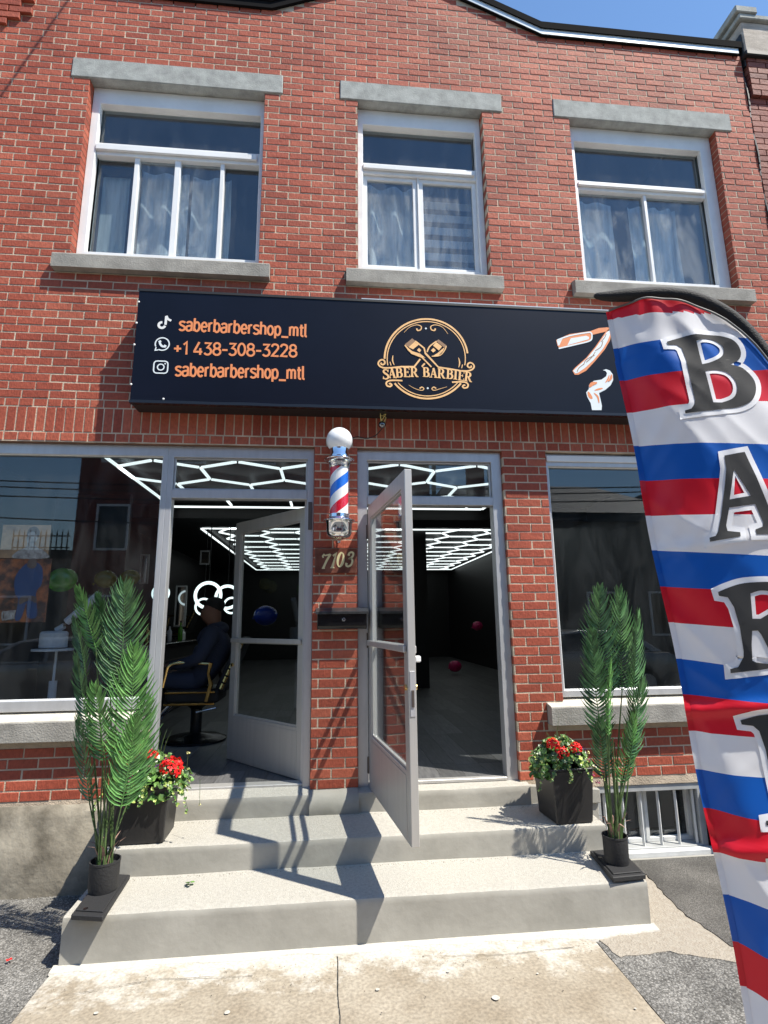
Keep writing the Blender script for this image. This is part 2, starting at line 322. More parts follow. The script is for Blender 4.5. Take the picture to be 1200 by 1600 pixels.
# worn marks on the walk: gum spots and hairline cracks
MT['gum']=mat('gum_spot',(.47,.45,.40),.9,vary=.2,vscale=60); MT['crack']=mat('crack_dark',(.045,.04,.035),.95)
sl_=[o for o in bpy.data.objects if o.name.startswith('paving_slab')]
def spot(px,py,r,m_,par,seed):
    q=atz(px,py,.0); k=11; return part('gum_spot',MB().add([(q.x+r*(1+.3*noise.noise(Vector((math.cos(6.283*i/k)*2,math.sin(6.283*i/k)*2,seed))))*math.cos(6.283*i/k),q.y+r*.9*(1+.3*noise.noise(Vector((math.cos(6.283*i/k)*2,seed,1))))*math.sin(6.283*i/k),.0062) for i in range(k)],[tuple(range(k))]),m_,par)
for i,(px,py,r) in enumerate(((775,1561,.019),(993-0,1578,.006),(590,1548,.010),(355,1584,.013),(700,1520,.008),(840,1523,.006),(330,1500,.008),(150,1585,.010))): spot(px,py,r,MT['gum'],sl_[1 if px>540 else 0],i)
for i,(px,py) in enumerate(((330,1558),(596,1585),(724,1510),(455,1540),(880,1550),(228,1530),(665,1560))): spot(px,py,.0035,MT['crack'],sl_[1 if px>540 else 0],i+20)
def crack(pts,par,w=.0016,plane='z'):
    m=MB(); P=[]; 
    for a,b in zip(pts[:-1],pts[1:]):
        for k in range(8):
            t=k/8; P.append(Vector(a).lerp(Vector(b),t)+Vector((random.uniform(-.004,.004),random.uniform(-.004,.004) if plane=='z' else 0,random.uniform(-.004,.004) if plane!='z' else 0)))
    P.append(Vector(pts[-1])); vs=[]
    for p in P: d=Vector((0,w,0)) if plane=='z' else Vector((w,0,0)); ww=random.uniform(.3,1.3); vs+=[p-d*ww,p+d*ww]
    m.add(vs,[(i*2,i*2+1,i*2+3,i*2+2) for i in range(len(P)-1)]); return part('crack',m,MT['crack'],par)
crack([(.5,-1.02,.0058),(.9,-1.06,.0058),(1.3,-1.04,.0058)],sl_[1]); crack([(-1.2,-1.12,.0058),(-.8,-1.05,.0058),(-.35,-1.08,.0058)],sl_[0])
# grit swept against the foot of the steps and the step corners
g=MB(); rg=random.Random(8)
for i in range(900):
    t=rg.random(); x=rg.uniform(-1.3,1.8)
    y,z=((-.505-abs(rg.gauss(0,.02)),.238) if t<.4 else ((-.105-abs(rg.gauss(0,.02)),.400) if t<.7 else (-1.0-abs(rg.gauss(0,.12)),.004)))
    if t>=.7 and x>1.4: continue
    s_=rg.uniform(.0008,.0026); g.add([(x-s_,y,z),(x+s_,y-s_,z),(x+s_*.4,y+s_,z),(x,y,z+s_*1.2)],[(0,1,3),(1,2,3),(2,0,3)])
o=part('grit',g,mat('brown_grit',(.16,.12,.08),.9,vary=.4,vscale=90)); tag(o,'brown grit and crumbs swept into the corners of the concrete steps','grit',kind='stuff')
# ================================================================ CONCRETE STEPS
MT['tread']=mat('tread_concrete',(.345,.328,.29),.92,col2=(.475,.455,.405),vscale=60,bump=.7,bscale=150,contrast=(.25,.7))  # top faces of the steps, lighter and more speckled than the riser concrete
def step(name,x0,x1,yf,yb,z0,z1,back_rise=.0,parent=None,seed=0,rad=.016,xr=0):
    prof=[(yf,z0),(yf,z0+(z1-z0)*.3),(yf,z0+(z1-z0)*.6),(yf,z1-rad*2.2),(yf+.001,z1-rad),(yf+rad*.35,z1-rad*.3),(yf+rad,z1-.001),(yf+rad*2.4,z1)]
    for k in range(1,6): prof.append((yf+rad*2.4+(yb-yf-rad*2.4)*k/5,z1+back_rise*k/5))
    m=len(prof); n=70; mbs=(MB(),MB()); vs=[]
    for i in range(n+1):
        x=x0+(x1-x0)*i/n
        for k,(y,z) in enumerate(prof):
            nz=noise.noise(Vector((x*2.2+seed,y*4,z*6)))+.5*noise.noise(Vector((x*9+seed,y*9,z*12)))
            dy=nz*.004 if k<7 else 0; dz=nz*.0035 if k>=4 else 0
            xx=x+ (xr*(z-z0)/(z1-z0) if i==n and k<=6 else 0)
            vs.append((xx,y+dy,z+dz))
    f1=[(i*m+k,(i+1)*m+k,(i+1)*m+k+1,i*m+k+1) for i in range(n) for k in range(m-1) if k<5]
    f2=[(i*m+k,(i+1)*m+k,(i+1)*m+k+1,i*m+k+1) for i in range(n) for k in range(m-1) if k>=5]
    a=MB().add(vs,f1+f2)
    for i in(0,n):
        base=[(vs[i*m+m-1][0],vs[i*m+m-1][1],z0)]
        ring=[vs[i*m+k] for k in range(m)]+base; a.add(ring,[tuple(range(m+1))])
    me=a.mesh(name,smooth=True,weld=False); me.materials.append(MT['concrete']); me.materials.append(MT['tread'])
    for p in me.polygons:
        if p.center.z>z1-rad*.4 and abs(p.normal.z)>.6: p.material_index=1
    return link(name,me,None,parent)
steps=thing('concrete_steps','grey concrete steps with three levels below the two open shop doors','steps',(.24,-.4,0))
step('step',-1.335,1.82,-.89,-.45,-.03,.227,.012,steps,1)
step('step',-1.30,1.80,-.485,-.04,.22,.389,.010,steps,5)
# landing in two sections meeting the pier foot
step('landing',-1.46,-.115,-.075,.10,.38,.530,.028,steps,9,rad=.02)
step('landing',.225,1.46,-.075,.10,.38,.528,.012,steps,13,rad=.02)
g=MB(); vs=[]; n=16
pr=[(-.088,.38),(-.10,.42),(-.098,.46),(-.085,.50),(-.05,.528),(-.004,.542)]
for i in range(n+1):
    x=-.115+.34*i/n
    for y,z in pr: vs.append((x,y+.006*noise.noise(Vector((x*7,z*9,2))),z+.008*noise.noise(Vector((x*8,z*3,7)))*(z>.45)))
g.add(vs,[(i*6+k,(i+1)*6+k,(i+1)*6+k+1,i*6+k+1) for i in range(n) for k in range(5)])
g.add([vs[k] for k in range(6)]+[(-.115,-.0,.38)],[tuple(range(7))]); g.add([vs[n*6+k] for k in range(6)]+[(.225,-.0,.38)],[tuple(range(7))])
part('pier_foot',g,MT['concrete'],steps,smooth=True)
g=MB().prism([(1.46,.38),(1.99,.38),(1.99,.475),(1.46,.52)],-.05,-.004)
g.prism([(1.80,.0),(1.98,.0),(1.98,.47),(1.80,.47)],-.03,-.004); part('wall_base',g,MT['concrete'],steps,bevel=.006)
# ================================================================ BRICK BUILDING
B=thing('brick_building','red brick two-storey corner-shop building with grey stone lintels and peaked parapet','building',(.3,.5,0))
XL,XR=-3.75,4.165
PZ=.068; ZB=3.412; ZA=3.062; PA=.0684
def ztop(x):
    if x<-.565 or x>2.05: return 7.345
    return 7.345+(min(x+.565,2.05-x))*.44 if min(x+.565,2.05-x)<1.5 else 8
OPEN=[(-2.115,-.605,4.636,6.402),(.235,1.405,4.636,6.402),(2.26,3.755,4.636,6.402),
 (-2.275,-.445,6.402,6.606),(.07,1.60,6.402,6.606),(2.105,3.935,6.402,6.606),
 (-2.225,-.505,4.50,4.636),(.13,1.50,4.50,4.636),(2.14,3.855,4.50,4.636),
 (-3.35,-.115,1.06,3.062),(-1.285,-.115,.40,3.062),(.225,1.412,.40,3.062),(1.782,3.35,1.06,3.062),
 (-3.45,-1.285,.925,1.06),(1.65,3.45,.925,1.06)]
OPEN2=[(1.98,2.83,-.1,.478)]
def spans(z0,z1,ops,xl=XL,xr=XR):
    iv=[(xl,xr)]
    for a,b,c,d in ops:
        if c<z1-.012 and d>z0+.012:
            nv=[]
            for p,q in iv:
                if b<=p or a>=q: nv.append((p,q)); continue
                if a-p>.012: nv.append((p,a))
                if q-b>.012: nv.append((b,q))
            iv=nv
    return iv
BR=[]  # (kind,x0,x1,z0,z1,yoff,poly)
jt=.0105
def course(z0,z1,mod,phase,kind,ops=OPEN,gap=jt,yo=0):
    for p,q in spans(z0,z1,ops):
        k=math.floor((p-phase)/mod)
        while True:
            a=phase+k*mod; b=a+mod-gap; k+=1
            if a>=q: break
            a2=max(a,p+(.0 if p>XL else 0)); b2=min(b,q)
            if b2-a2<.022: continue
            BR.append((kind,a2,b2,z0,z1,yo))
# zone below the soldier band
z=ZA; i=0
phA=at(809.6,802).x+jt/2
while z-PA>.47:
    z1=z; z0=z-PA+jt; zz=z0
    course(z0,z1,.198,phA+(.099 if i%2 else 0),'brick',OPEN+OPEN2); z-=PA; i+=1
course(3.070,3.132,.1010,-1.831,'header_brick')
course(3.143,3.334,.0705,-1.80,'soldier_brick',gap=.0095)
course(3.345,3.402,.1030,-1.84,'header_brick')
i=0; z=ZB; phB=at(54.4,448).x+jt/2
while z<8.4:
    course(z,z+PZ-jt,.198,phB+(.099 if i%2 else 0)+random.uniform(-.003,.003),'brick'); z+=PZ; i+=1
# parapet cut, corbelled pier of the neighbour at the far left top
def clip_top(x0,x1,z0,z1):
    f=lambda x:ztop(x)-.004
    if max(f(x0),f(x1))<=z0+.008: return None
    if min(f(x0),f(x1))>=z1: return [(x0,z0),(x1,z0),(x1,z1),(x0,z1)]
    a,b=f(x0),f(x1); a=min(max(a,z0),z1); b=min(max(b,z0),z1)
    P=[(x0,z0),(x1,z0),(x1,b),(x0,a)]
    return P if b>z0+.004 and a>z0+.004 else None
allb=[]
for kd,x0,x1,z0,z1,yo in BR:
    poly=clip_top(x0,x1,z0,z1)
    if not poly: continue
    if x1<-2.60:  # corbel steps at the left end
        lim=6.86 if x1<-2.78 else (6.93 if x1<-2.70 else 7.0)
        if z0>lim: yo=-.028
    a=proj((x0,0,z0)); c=proj((x1,0,z1)); b=proj((x1,0,z0)); d=proj((x0,0,z1))
    ar=abs((c[0]-a[0])*(d[1]-b[1])-(c[1]-a[1])*(d[0]-b[0]))/2; cx=(a[0]+c[0])/2; cy=(a[1]+c[1])/2
    vis= -10<cx<1210 and -10<cy<1610
    xm,zm=(x0+x1)/2,(z0+z1)/2
    if -1.5<xm<3.1 and 3.25<zm<4.35: vis=False
    if cx>945+(cy-480)*.196 and cy>470: vis=False
    if 1.4<xm<2.2 and .47<zm<.7: ar*=.3
    if xm<-1.3 and -1.6<xm and zm<1: ar*=.3
    allb.append((ar if vis else 0,kd,x0,x1,z0,z1,yo,poly))
allb.sort(key=lambda t:-t[0])
rb=random.Random(11)
VAR={}
def brick_mesh(w,h,dep=.10):
    key=(round(w,3),round(h,3),rb.randrange(5))
    if key not in VAR:
        w=key[0];h=key[1]; m=MB(); j=.0012
        c=.0022  # chipped arris
        q=lambda: rb.uniform(-j,j)
        fr=[(-w/2+c+q(),0,-h/2+c+q()),(w/2-c+q(),0,-h/2+c+q()),(w/2-c+q(),0,h/2-c+q()),(-w/2+c+q(),0,h/2-c+q())]
        md=[(-w/2,c,-h/2),(w/2,c,-h/2),(w/2,c,h/2),(-w/2,c,h/2)]
        bk=[(x,dep,z) for x,_,z in md]
        m.add(fr+md+bk,[(0,1,2,3)]+[(i,(i+1)%4,(i+1)%4+4,i+4) for i in range(4)]+[(i+4,(i+1)%4+4,(i+1)%4+8,i+8) for i in range(4)],rb.choice([.05,.2,.35,.5,.5,.6,.75,.95]))
        me=m.mesh('brick'); me.materials.append(MT['brick']); VAR[key]=me
    return VAR[key]
cnt={}
stuff={}
for ar,kd,x0,x1,z0,z1,yo,poly in allb:
    cnt[kd]=cnt.get(kd,0)
    full=abs(poly[2][1]-z1)<1e-6 and abs(poly[3][1]-z1)<1e-6
    if ar>60 and cnt[kd]<300 and full:
        cnt[kd]+=1
        o=link(kd,brick_mesh(x1-x0,z1-z0),None,B)
        o.location=Vector(((x0+x1)/2,yo+rb.uniform(-.0018,.0018),(z0+z1)/2)); o.rotation_euler=(rb.uniform(-.006,.006),rb.uniform(-.003,.003),rb.uniform(-.008,.008))
    else:
        m=stuff.setdefault(kd,MB()); c=.0022; yy=yo+rb.uniform(-.0018,.0018); n=len(poly); cx=sum(p[0] for p in poly)/n; cz=sum(p[1] for p in poly)/n
        j=lambda: rb.uniform(-.0012,.0012)
        fr=[(x+(c if x<cx else -c)+j(),yy,z+(c if z<cz else -c)+j()) for x,z in poly]; md=[(x,yy+c,z) for x,z in poly]; bk=[(x,.10,z) for x,z in poly]
        m.add(fr+md+bk,[tuple(range(n))]+[(i,(i+1)%n,(i+1)%n+n,i+n) for i in range(n)]+[(i+n,(i+1)%n+n,(i+1)%n+2*n,i+2*n) for i in range(n)],rb.choice([.05,.2,.35,.5,.5,.6,.75,.95]))
for kd,m in stuff.items():
    o=part('brickwork' if kd=='brick' else kd+'work',m,MT['brick'],B); o['kind']='stuff'
# mortar backing with the openings left out
xs=sorted(set([XL,XR]+[v for o in OPEN+OPEN2 for v in o[:2]])); zs=sorted(set([.44,7.30,ZA+.003]+[v for o in OPEN for v in o[2:]]+[.478]))
zs=[z for z in zs if .43<z<7.31]
m=MB(); D=.0030
for k in range(len(zs)-1):
    z0,z1=zs[k],zs[k+1]; zm=(z0+z1)/2
    for p,q in spans(zm-.02 if False else zm-1e-4-.012,zm+1e-4+.012,OPEN+OPEN2):
        e=.003
        m.box(p-(0 if p==XL else -e),q-(0 if q==XR else e),D,.30,z0,z1)
m.prism([(-.565,7.30),(2.05,7.30),(2.05,7.335),(.742,7.335+.575),(-.565,7.335)],D,.30)
part('wall',m,MT['mortar'],B)
# parapet capping
def cap_band(zo,h,y0,y1,xs_):
    m=MB(); pts=[x for x in xs_]; 
    top=[(x,ztopc(x)+zo+h) for x in pts]; bot=[(x,ztopc(x)+zo) for x in pts]
    n=len(pts); vs=[(x,y,z) for y in(y0,y1) for x,z in top]+[(x,y,z) for y in(y0,y1) for x,z in bot]
    fs=[]
    for i in range(n-1):
        fs+=[(i,i+1,2*n+i+1,2*n+i),(n+i,3*n+i,3*n+i+1,n+i+1),(i,n+i,n+i+1,i+1),(2*n+i,2*n+i+1,3*n+i+1,3*n+i)]
    fs+=[(0,2*n,3*n,n),(n-1,2*n-1,4*n-1,3*n-1)]
    return m.add(vs,fs)
def ztopc(x): return 7.345 if (x<=-.565 or x>=2.05) else 7.345+min(x+.565,2.05-x)*.44
MT['flash']=mat('white_metal_flashing',(.62,.66,.66),.25,metal=.3,vary=.08,vscale=2)
part('white_flashing',cap_band(.0,.066,-.022,.32,[.742,2.05,XR-.03]),MT['flash'],B)
part('roof_coping',cap_band(.067,.075,-.034,.36,[-3.75,-.565,.742,2.05,XR+.01]),MT['capblack'],B)
part('roof_coping',cap_band(.0,.066,-.022,.32,[-3.75,-.565,.741]),MT['capblack'],B)
part('flashing_drip',cap_band(-.012,.011,-.026,.0,[-3.75,-.565,.742,2.05,XR-.03]),MT['capblack'],B)
# lintels and sills
for x0,x1 in((-2.272,-.447),(.073,1.597),(2.108,3.932)):
    g=MB().box(x0,x1,-.010,.30,6.402,6.603); o=part('lintel',g,MT['stone'],B,bevel=.006)
def sill(x0,x1,z0,z1,yf,yb,zb,seed):
    prof=[(yf,z0),(yf-.002,z1-.012),(yf+.004,z1-.003),(yf+.014,z1),(yb,zb),(yb,z0)]; n=26; m=len(prof); vs=[]
    for i in range(n+1):
        x=x0+(x1-x0)*i/n
        for k,(y,z) in enumerate(prof):
            nn=noise.noise(Vector((x*6+seed,y*3,z*5))); vs.append((x,y+(nn*.003 if k<4 else 0),z+(nn*.002 if 0<k<4 else 0)))
    g=MB().add(vs,[(i*m+k,(i+1)*m+k,(i+1)*m+(k+1)%m,i*m+(k+1)%m) for i in range(n) for k in range(m)])
    g.add([vs[k] for k in range(m)],[tuple(range(m))]); g.add([vs[n*m+k] for k in range(m)],[tuple(range(m))])
    return g
for i,(x0,x1) in enumerate(((-2.222,-.507),(.132,1.497),(2.142,3.852))):
    part('window_sill',sill(x0,x1,4.505,4.632,-.062,.16,4.70,i*9),MT['stone_sill'],B)
def stonesill(x0,x1,seed):
    me=sill(x0,x1,.928,1.062,-.085,.15,1.112,seed).mesh('window_sill'); me.materials.append(MT['stone_sill']); me.materials.append(MT['sill_lit'])
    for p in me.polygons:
        if p.normal.z>.6: p.material_index=1  # upward faces get the painted sunlit tone
    return link('window_sill',me,None,B)
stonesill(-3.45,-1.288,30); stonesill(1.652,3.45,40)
# rendered plinth, left and right of the steps
def plinth(x0,x1,zt,seed):
    n=40;k=14; vs=[]
    for i in range(n+1):
        for j in range(k+1):
            x=x0+(x1-x0)*i/n; z=-.06+(zt+.06)*j/k; t=j/k
            y=-.075+.05*t**1.5 - .018*noise.noise(Vector((x*2.5+seed,z*3,1)))-.008*noise.noise(Vector((x*9,z*9,seed)))
            if j==k: y=.004
            vs.append((x,y,z+(.012*noise.noise(Vector((x*5,seed,0))) if j>=k-1 else 0)))
    return MB().add(vs,[(i*(k+1)+j,(i+1)*(k+1)+j,(i+1)*(k+1)+j+1,i*(k+1)+j+1) for i in range(n) for j in range(k)])
MT['plinth']=mat('stained_render',(.12,.105,.08),.95,col2=(.36,.325,.26),vscale=3.6,bump=.45,bscale=34,contrast=(.34,.66))
part('plinth',plinth(-3.75,-1.31,.515,2),MT['plinth'],B,smooth=True)
part('plinth',plinth(2.835,4.165,.48,8),MT['plinth'],B,smooth=True)
# ---------------------------------------------------------------- upper windows
G_up=glass('upstairs_glass',(.86,.90,.92),1.4,dust_haze=.26,base=.015)
G_clear=glass('upstairs_clear_glass',(.75,.8,.82),1.4,base=.01,dust_haze=.05)
G_shop=glass('shop_glass',(.84,.87,.88),1.3,dust_haze=.02)  # film raised to pale the near-black street reflections
G_door=glass('door_glass',(.93,.95,.95),1.3)
def bar(parent,name,x0,x1,z0,z1,y0,y1,m,bevel=.003): return part(name,MB().box(x0,x1,y0,y1,z0,z1),m,parent,bevel=bevel)
def pane(parent,x0,x1,z0,z1,y,m): return part('pane',MB().box(x0,x1,y,y+.005,z0,z1),m,parent)
def win(x0,x1,wl,wr,trans,lower):
    W=part('window',MB().ring(x0,x1,4.70,6.40,wl,wr,.055,.165,.085,.19),MT['pvc'],B,bevel=.004)
    part('frame_step',MB().ring(x0+wl-.018,x1-wr+.018,4.742,6.25,.018,.018,.018,.018,.135,.175),MT['pvc'],W,bevel=.002)
    part('transom_bar',MB().box(x0+wl,x1-wr,.100,.175,trans[0],trans[1]),MT['pvc'],W,bevel=.004)
    part('drip_rail',MB().box(x0+wl,x1-wr-.02,.074,.099,trans[0]+.035,trans[1]-.035),MT['pvc'],W,bevel=.004)
    part('pane',MB().box(x0+wl,x1-wr,.15,.156,trans[1],6.235),G_clear,W)
    for kind,a,b,y in lower:
        if kind=='m': part('mullion',MB().box(a,b,.11,.165,4.756,trans[0]),MT['pvc'],W,bevel=.003)
        if kind=='p': part('pane',MB().box(a,b,y,y+.005,4.756,trans[0]),G_up,W)
        if kind=='c': part('pane',MB().box(a,b,y,y+.005,4.756,trans[0]),G_clear,W)
        if kind=='s': part('sash',MB().ring(a,b,4.756,trans[0],.04,.04,.045,.04,.125,.165),MT['pvc'],W,bevel=.003)
    return W
win(-2.113,-.607,.068,.038,(5.72,5.845),[('m',-1.72,-1.68,0),('m',-1.378,-1.328,0),('m',-.985,-.950,0),('c',-2.045,-1.72,.158),('p',-1.68,-1.378,.145),('p',-1.328,-.985,.145),('c',-.95,-.645,.158)])
win(.237,1.403,.05,.055,(5.72,5.835),[('s',.287,.788,0),('s',.803,1.348,0),('m',.789,.802,0),('p',.327,.748,.145),('p',.843,1.308,.145)])
win(2.262,3.753,.07,.115,(5.705,5.81),[('m',2.995,3.025,0),('p',2.332,2.995,.145),('p',3.025,3.638,.145)])
# ---------------------------------------------------------------- rooms
def room(x0,x1,y0,y1,z0,z1,mw,mf,mc,pre):
    t=.12
    struct(pre+'floor',MB().box(x0,x1,y0,y1,z0-t,z0),mf); struct(pre+'ceiling',MB().box(x0,x1,y0,y1,z1,z1+t),mc)
    struct(pre+'interior_wall',MB().box(x0-t,x0,y0,y1,z0-t,z1+t),mw); struct(pre+'interior_wall',MB().box(x1,x1+t,y0,y1,z0-t,z1+t),mw)
    struct(pre+'interior_wall',MB().box(x0-t,x1+t,y1,y1+t,z0-t,z1+t),mw)
MT['floorbase']=mat('floor_joint',(.05,.05,.05),.8)
MT['pale_wall']=mat('upstairs_wall',(.30,.31,.30),.8)
room(-3.6,4.05,.305,14.2,.545,3.42,MT['dark_wall'],MT['floorbase'],MT['dark_wall'],'shop_')
room(-3.6,4.05,.305,4.2,3.75,7.25,MT['pale_wall'],MT['pale_wall'],MT['pale_wall'],'upstairs_')

MT['sheer']=mat('sheer_curtain',(.68,.72,.73),.9,vary=.25,vscale=5,stretch=(6,1,.5)); MT['linen']=mat('zebra_blind',(.60,.65,.70),.9)
def curtain(x0,x1,z0,z1,y,m,seed,amp=.016,f=30):
    n=90; vs=[]
    for i in range(n+1):
        x=x0+(x1-x0)*i/n
        for k in range(5):
            z=z0+(z1-z0)*k/4; vs.append((x+.01*noise.noise(Vector((x*3,z*2,seed))),y+amp*math.sin(x*f+2*noise.noise(Vector((x*4,z,seed)))),z))
    g=MB().add(vs,[(i*5+k,(i+1)*5+k,(i+1)*5+k+1,i*5+k+1) for i in range(n) for k in range(4)]); return part('curtain',g,m,B,smooth=True)
curtain(-1.72,-1.30,4.72,5.78,.34,MT['sheer'],1); curtain(-1.28,-.93,4.72,5.78,.36,MT['sheer'],2,.02)
curtain(.26,.80,4.72,5.78,.33,MT['sheer'],3,.03,30); curtain(2.30,2.80,4.72,5.78,.34,MT['sheer'],4); curtain(2.98,3.5,4.72,5.78,.36,MT['sheer'],5,.02,44)
MT['brown']=mat('brown_inner_frame',(.07,.045,.04),.6); part('inner_frame',MB().ring(-2.06,-1.70,4.72,5.70,.03,.085,.05,.07,.22,.25),MT['brown'],B); part('inner_curtain',MB().box(-2.03,-1.785,.251,.256,4.77,5.63),MT['sheer'],B)
for i in range(7): part('blind_band',MB().box(.82,1.36,.345,.350,4.76+i*.14,4.84+i*.14),MT['linen'],B)
struct('upstairs_partition',MB().box(-.35,-.22,.31,4.2,3.75,7.25),MT['pale_wall']); struct('upstairs_partition',MB().box(1.75,1.88,.31,4.2,3.75,7.25),MT['pale_wall'])
# plank floor
def plankmat():
    m=mat('grey_laminate',(.075,.075,.08),.45,col2=(.14,.14,.14),vscale=7,stretch=(9,.7,1),bump=.06,bscale=40)
    n=m.node_tree.nodes;L=m.node_tree.links;b=n['Principled BSDF'];c=b.inputs['Base Color'].links[0].from_socket
    a=n.new('ShaderNodeAttribute');a.attribute_name='tone'; mr=n.new('ShaderNodeMapRange'); mr.inputs[3].default_value=.7; mr.inputs[4].default_value=1.25; L.new(a.outputs['Fac'],mr.inputs[0])
    v=n.new('ShaderNodeVectorMath');v.operation='SCALE';L.new(c,v.inputs[0]);L.new(mr.outputs[0],v.inputs['Scale']);L.new(v.outputs[0],b.inputs['Base Color']); return m
MT['plank']=plankmat()
fl=[o for o in bpy.data.objects if o.name.startswith('shop_floor')][0]
pl=MB(); rp_=random.Random(5); ms=[]
for k in range(6):
    a=MB().box(-.0915,.0915,0,1.197,-.012,0,tone=k/5); me=a.mesh('plank',bevel=.0012); me.materials.append(MT['plank']); ms.append(me)
for i in range(-18,22):
    y=.10-rp_.random()*1.1; x=i*.185+.02
    while y<13.9:
        near = y<3.6 and ((-1.5<x<.2) or (.2<x<1.7))
        if near and y>.09:
            o=link('plank',rp_.choice(ms),None,fl); o.location=(x,y,.5612)
        else:
            y0=max(y,.09)
            if y+1.197>y0+.02 and x>-3.5 and x<3.95: pl.box(x-.0915,x+.0915,y0,y+1.197,.549,.561,tone=rp_.random())
        y+=1.2
o=part('planking',pl,MT['plank'],fl); o['kind']='stuff'
# ---------------------------------------------------------------- shop front frames
AL=MT['alu']
# left display window
W=part('display_window',MB().ring(-3.35,-1.243,1.105,3.058,.06,.040,.072,.085,.045,.12),AL,B,bevel=.003)
part('pane',MB().box(-3.29,-1.283,.085,.092,1.177,2.973),G_shop,W)
part('glazing_bead',MB().ring(-3.30,-1.275,1.165,2.985,.014,.014,.020,.014,.060,.084),MT['pvc'],W,bevel=.002)
# left door frame: jambs, head, transom
DFL=part('door_frame',MB().ring(-1.242,-.117,.535,3.058,.042,.052,.004,.088,.045,.13),AL,B,bevel=.003)
part('transom_bar',MB().box(-1.20,-.169,.040,.125,2.642,2.712),AL,DFL,bevel=.003)
part('pane',MB().box(-1.20,-.169,.085,.092,2.712,2.970),G_shop,DFL)
part('glazing_bead',MB().ring(-1.199,-.170,2.713,2.969,.012,.012,.012,.012,.065,.084),AL,DFL,bevel=.002)
part('door_stop',MB().box(-.187,-.170,.095,.125,.56,2.641),AL,DFL,bevel=.002)
part('door_closer_plate',MB().box(-.158,-.128,.036,.0445,2.40,2.62),MT['hinge'],DFL,bevel=.002)
DFR=part('door_frame',MB().ring(.227,1.410,.532,3.052,.076,.082,.004,.082,.040,.14),AL,B,bevel=.003)
part('transom_bar',MB().box(.304,1.327,.035,.125,2.605,2.672),AL,DFR,bevel=.003)
part('pane',MB().box(.304,1.327,.085,.092,2.672,2.969),G_shop,DFR)
part('glazing_bead',MB().ring(.305,1.326,2.673,2.968,.012,.012,.012,.012,.065,.084),AL,DFR,bevel=.002)
part('threshold',MB().prism([(.304,.536),(1.327,.536),(1.327,.560),(.304,.560)],.035,.16),MT['alu_door'],DFR,bevel=.004)
part('threshold',MB().prism([(-1.199,.539),(-.170,.539),(-.170,.566),(-1.199,.566)],.06,.16),MT['alu_door'],DFL,bevel=.004)
W=part('display_window',MB().ring(1.786,3.348,1.108,3.052,.030,.05,.05,.105,.045,.12),AL,B,bevel=.003)
part('pane',MB().box(1.816,3.298,.085,.092,1.158,2.947),G_shop,W)
part('glazing_bead',MB().ring(1.812,3.302,1.146,2.958,.014,.014,.018,.016,.060,.084),MT['pvc'],W,bevel=.002)
part('head_trim',MB().box(1.80,3.34,.028,.0445,2.985,3.035),MT['pvc'],W,bevel=.003)
# wood/caulk strip under the header course
MT['caulk']=mat('brown_caulk',(.17,.09,.06),.9,vary=.3,vscale=12)
part('caulk_strip',MB().box(-3.35,-.118,.012,.044,3.0575,3.069),MT['caulk'],B); part('caulk_strip',MB().box(.226,1.411,.012,.044,3.0525,3.069),MT['caulk'],B)
# ---------------------------------------------------------------- doors
def door(hinge,free,z0,z1,side,label,railz):
    h=Vector(hinge);f=Vector(free);d=(f-h);Wd=d.length;d.normalize()
    nrm=Vector((-d.y,d.x)) if side>0 else Vector((d.y,-d.x))   # thickness direction
    T=Matrix(((d.x,nrm.x,0,h.x),(d.y,nrm.y,0,h.y),(0,0,1,0),(0,0,0,1)))
    am=MT['alu_door']
    def mk(name,mb,m,par,bev=.003,sm=False): return part(name,mb.xf(T),m,par,bevel=bev,smooth=sm)
    st=.085
    D=mk('door',MB().ring(0,Wd,z0,z1,st,st,.36,.105,0,.045),am,B); D['label']=label
    mk('kick_panel',MB().box(st*.9,Wd-st*.9,-.003,.0,z0+.02,z0+.335),am,D,.001)
    mk('glass',MB().box(st,Wd-st,.020,.026,z0+.36,z1-.105),G_door,D,0)
    mk('glazing_bead',MB().ring(st,Wd-st,z0+.36,z1-.105,.012,.012,.014,.012,.008,.019),am,D,.002)
    mk('mid_rail',MB().box(.03,Wd-.02,-.022,-.004,railz,railz+.038),am,D,.004)
    mk('push_bar',MB().box(st*.6,Wd-st*.6,.046,.066,railz-.01,railz+.035),am,D,.005)
    for zz in(z0+.15,(z0+z1)/2,z1-.2): mk('hinge',MB().tube([(-.012,.0,zz-.055),(-.012,.0,zz+.055)],.011,8),MT['hinge'],D,0)
    # lock and pull
    mk('lock_plate',MB().box(Wd+.0003,Wd+.004,.008,.037,railz-.34,railz-.10),MT['alu'],D,.001)
    mk('lock_bolt',MB().box(Wd+.0042,Wd+.010,.016,.030,railz-.29,railz-.20),MT['hinge'],D,.001)
    mk('lock_cylinder',MB().tube([(Wd-.04,-.012,railz-.19),(Wd-.04,.058,railz-.19)],.016,14),MT['gold'],D,0)
    mk('door_handle',MB().box(Wd-.045,Wd-.012,.046,.080,railz-.055,railz-.020),MT['pvc'],D,.006)
    return D
door((.306,.02),(.446,-1.078),.530,2.582,1,'open aluminium glass door swung outwards over the steps',1.52)
door((-.172,.115),(-.849,.905),.566,2.60,-1,'aluminium glass door folded inwards beside the brick pier',1.53)
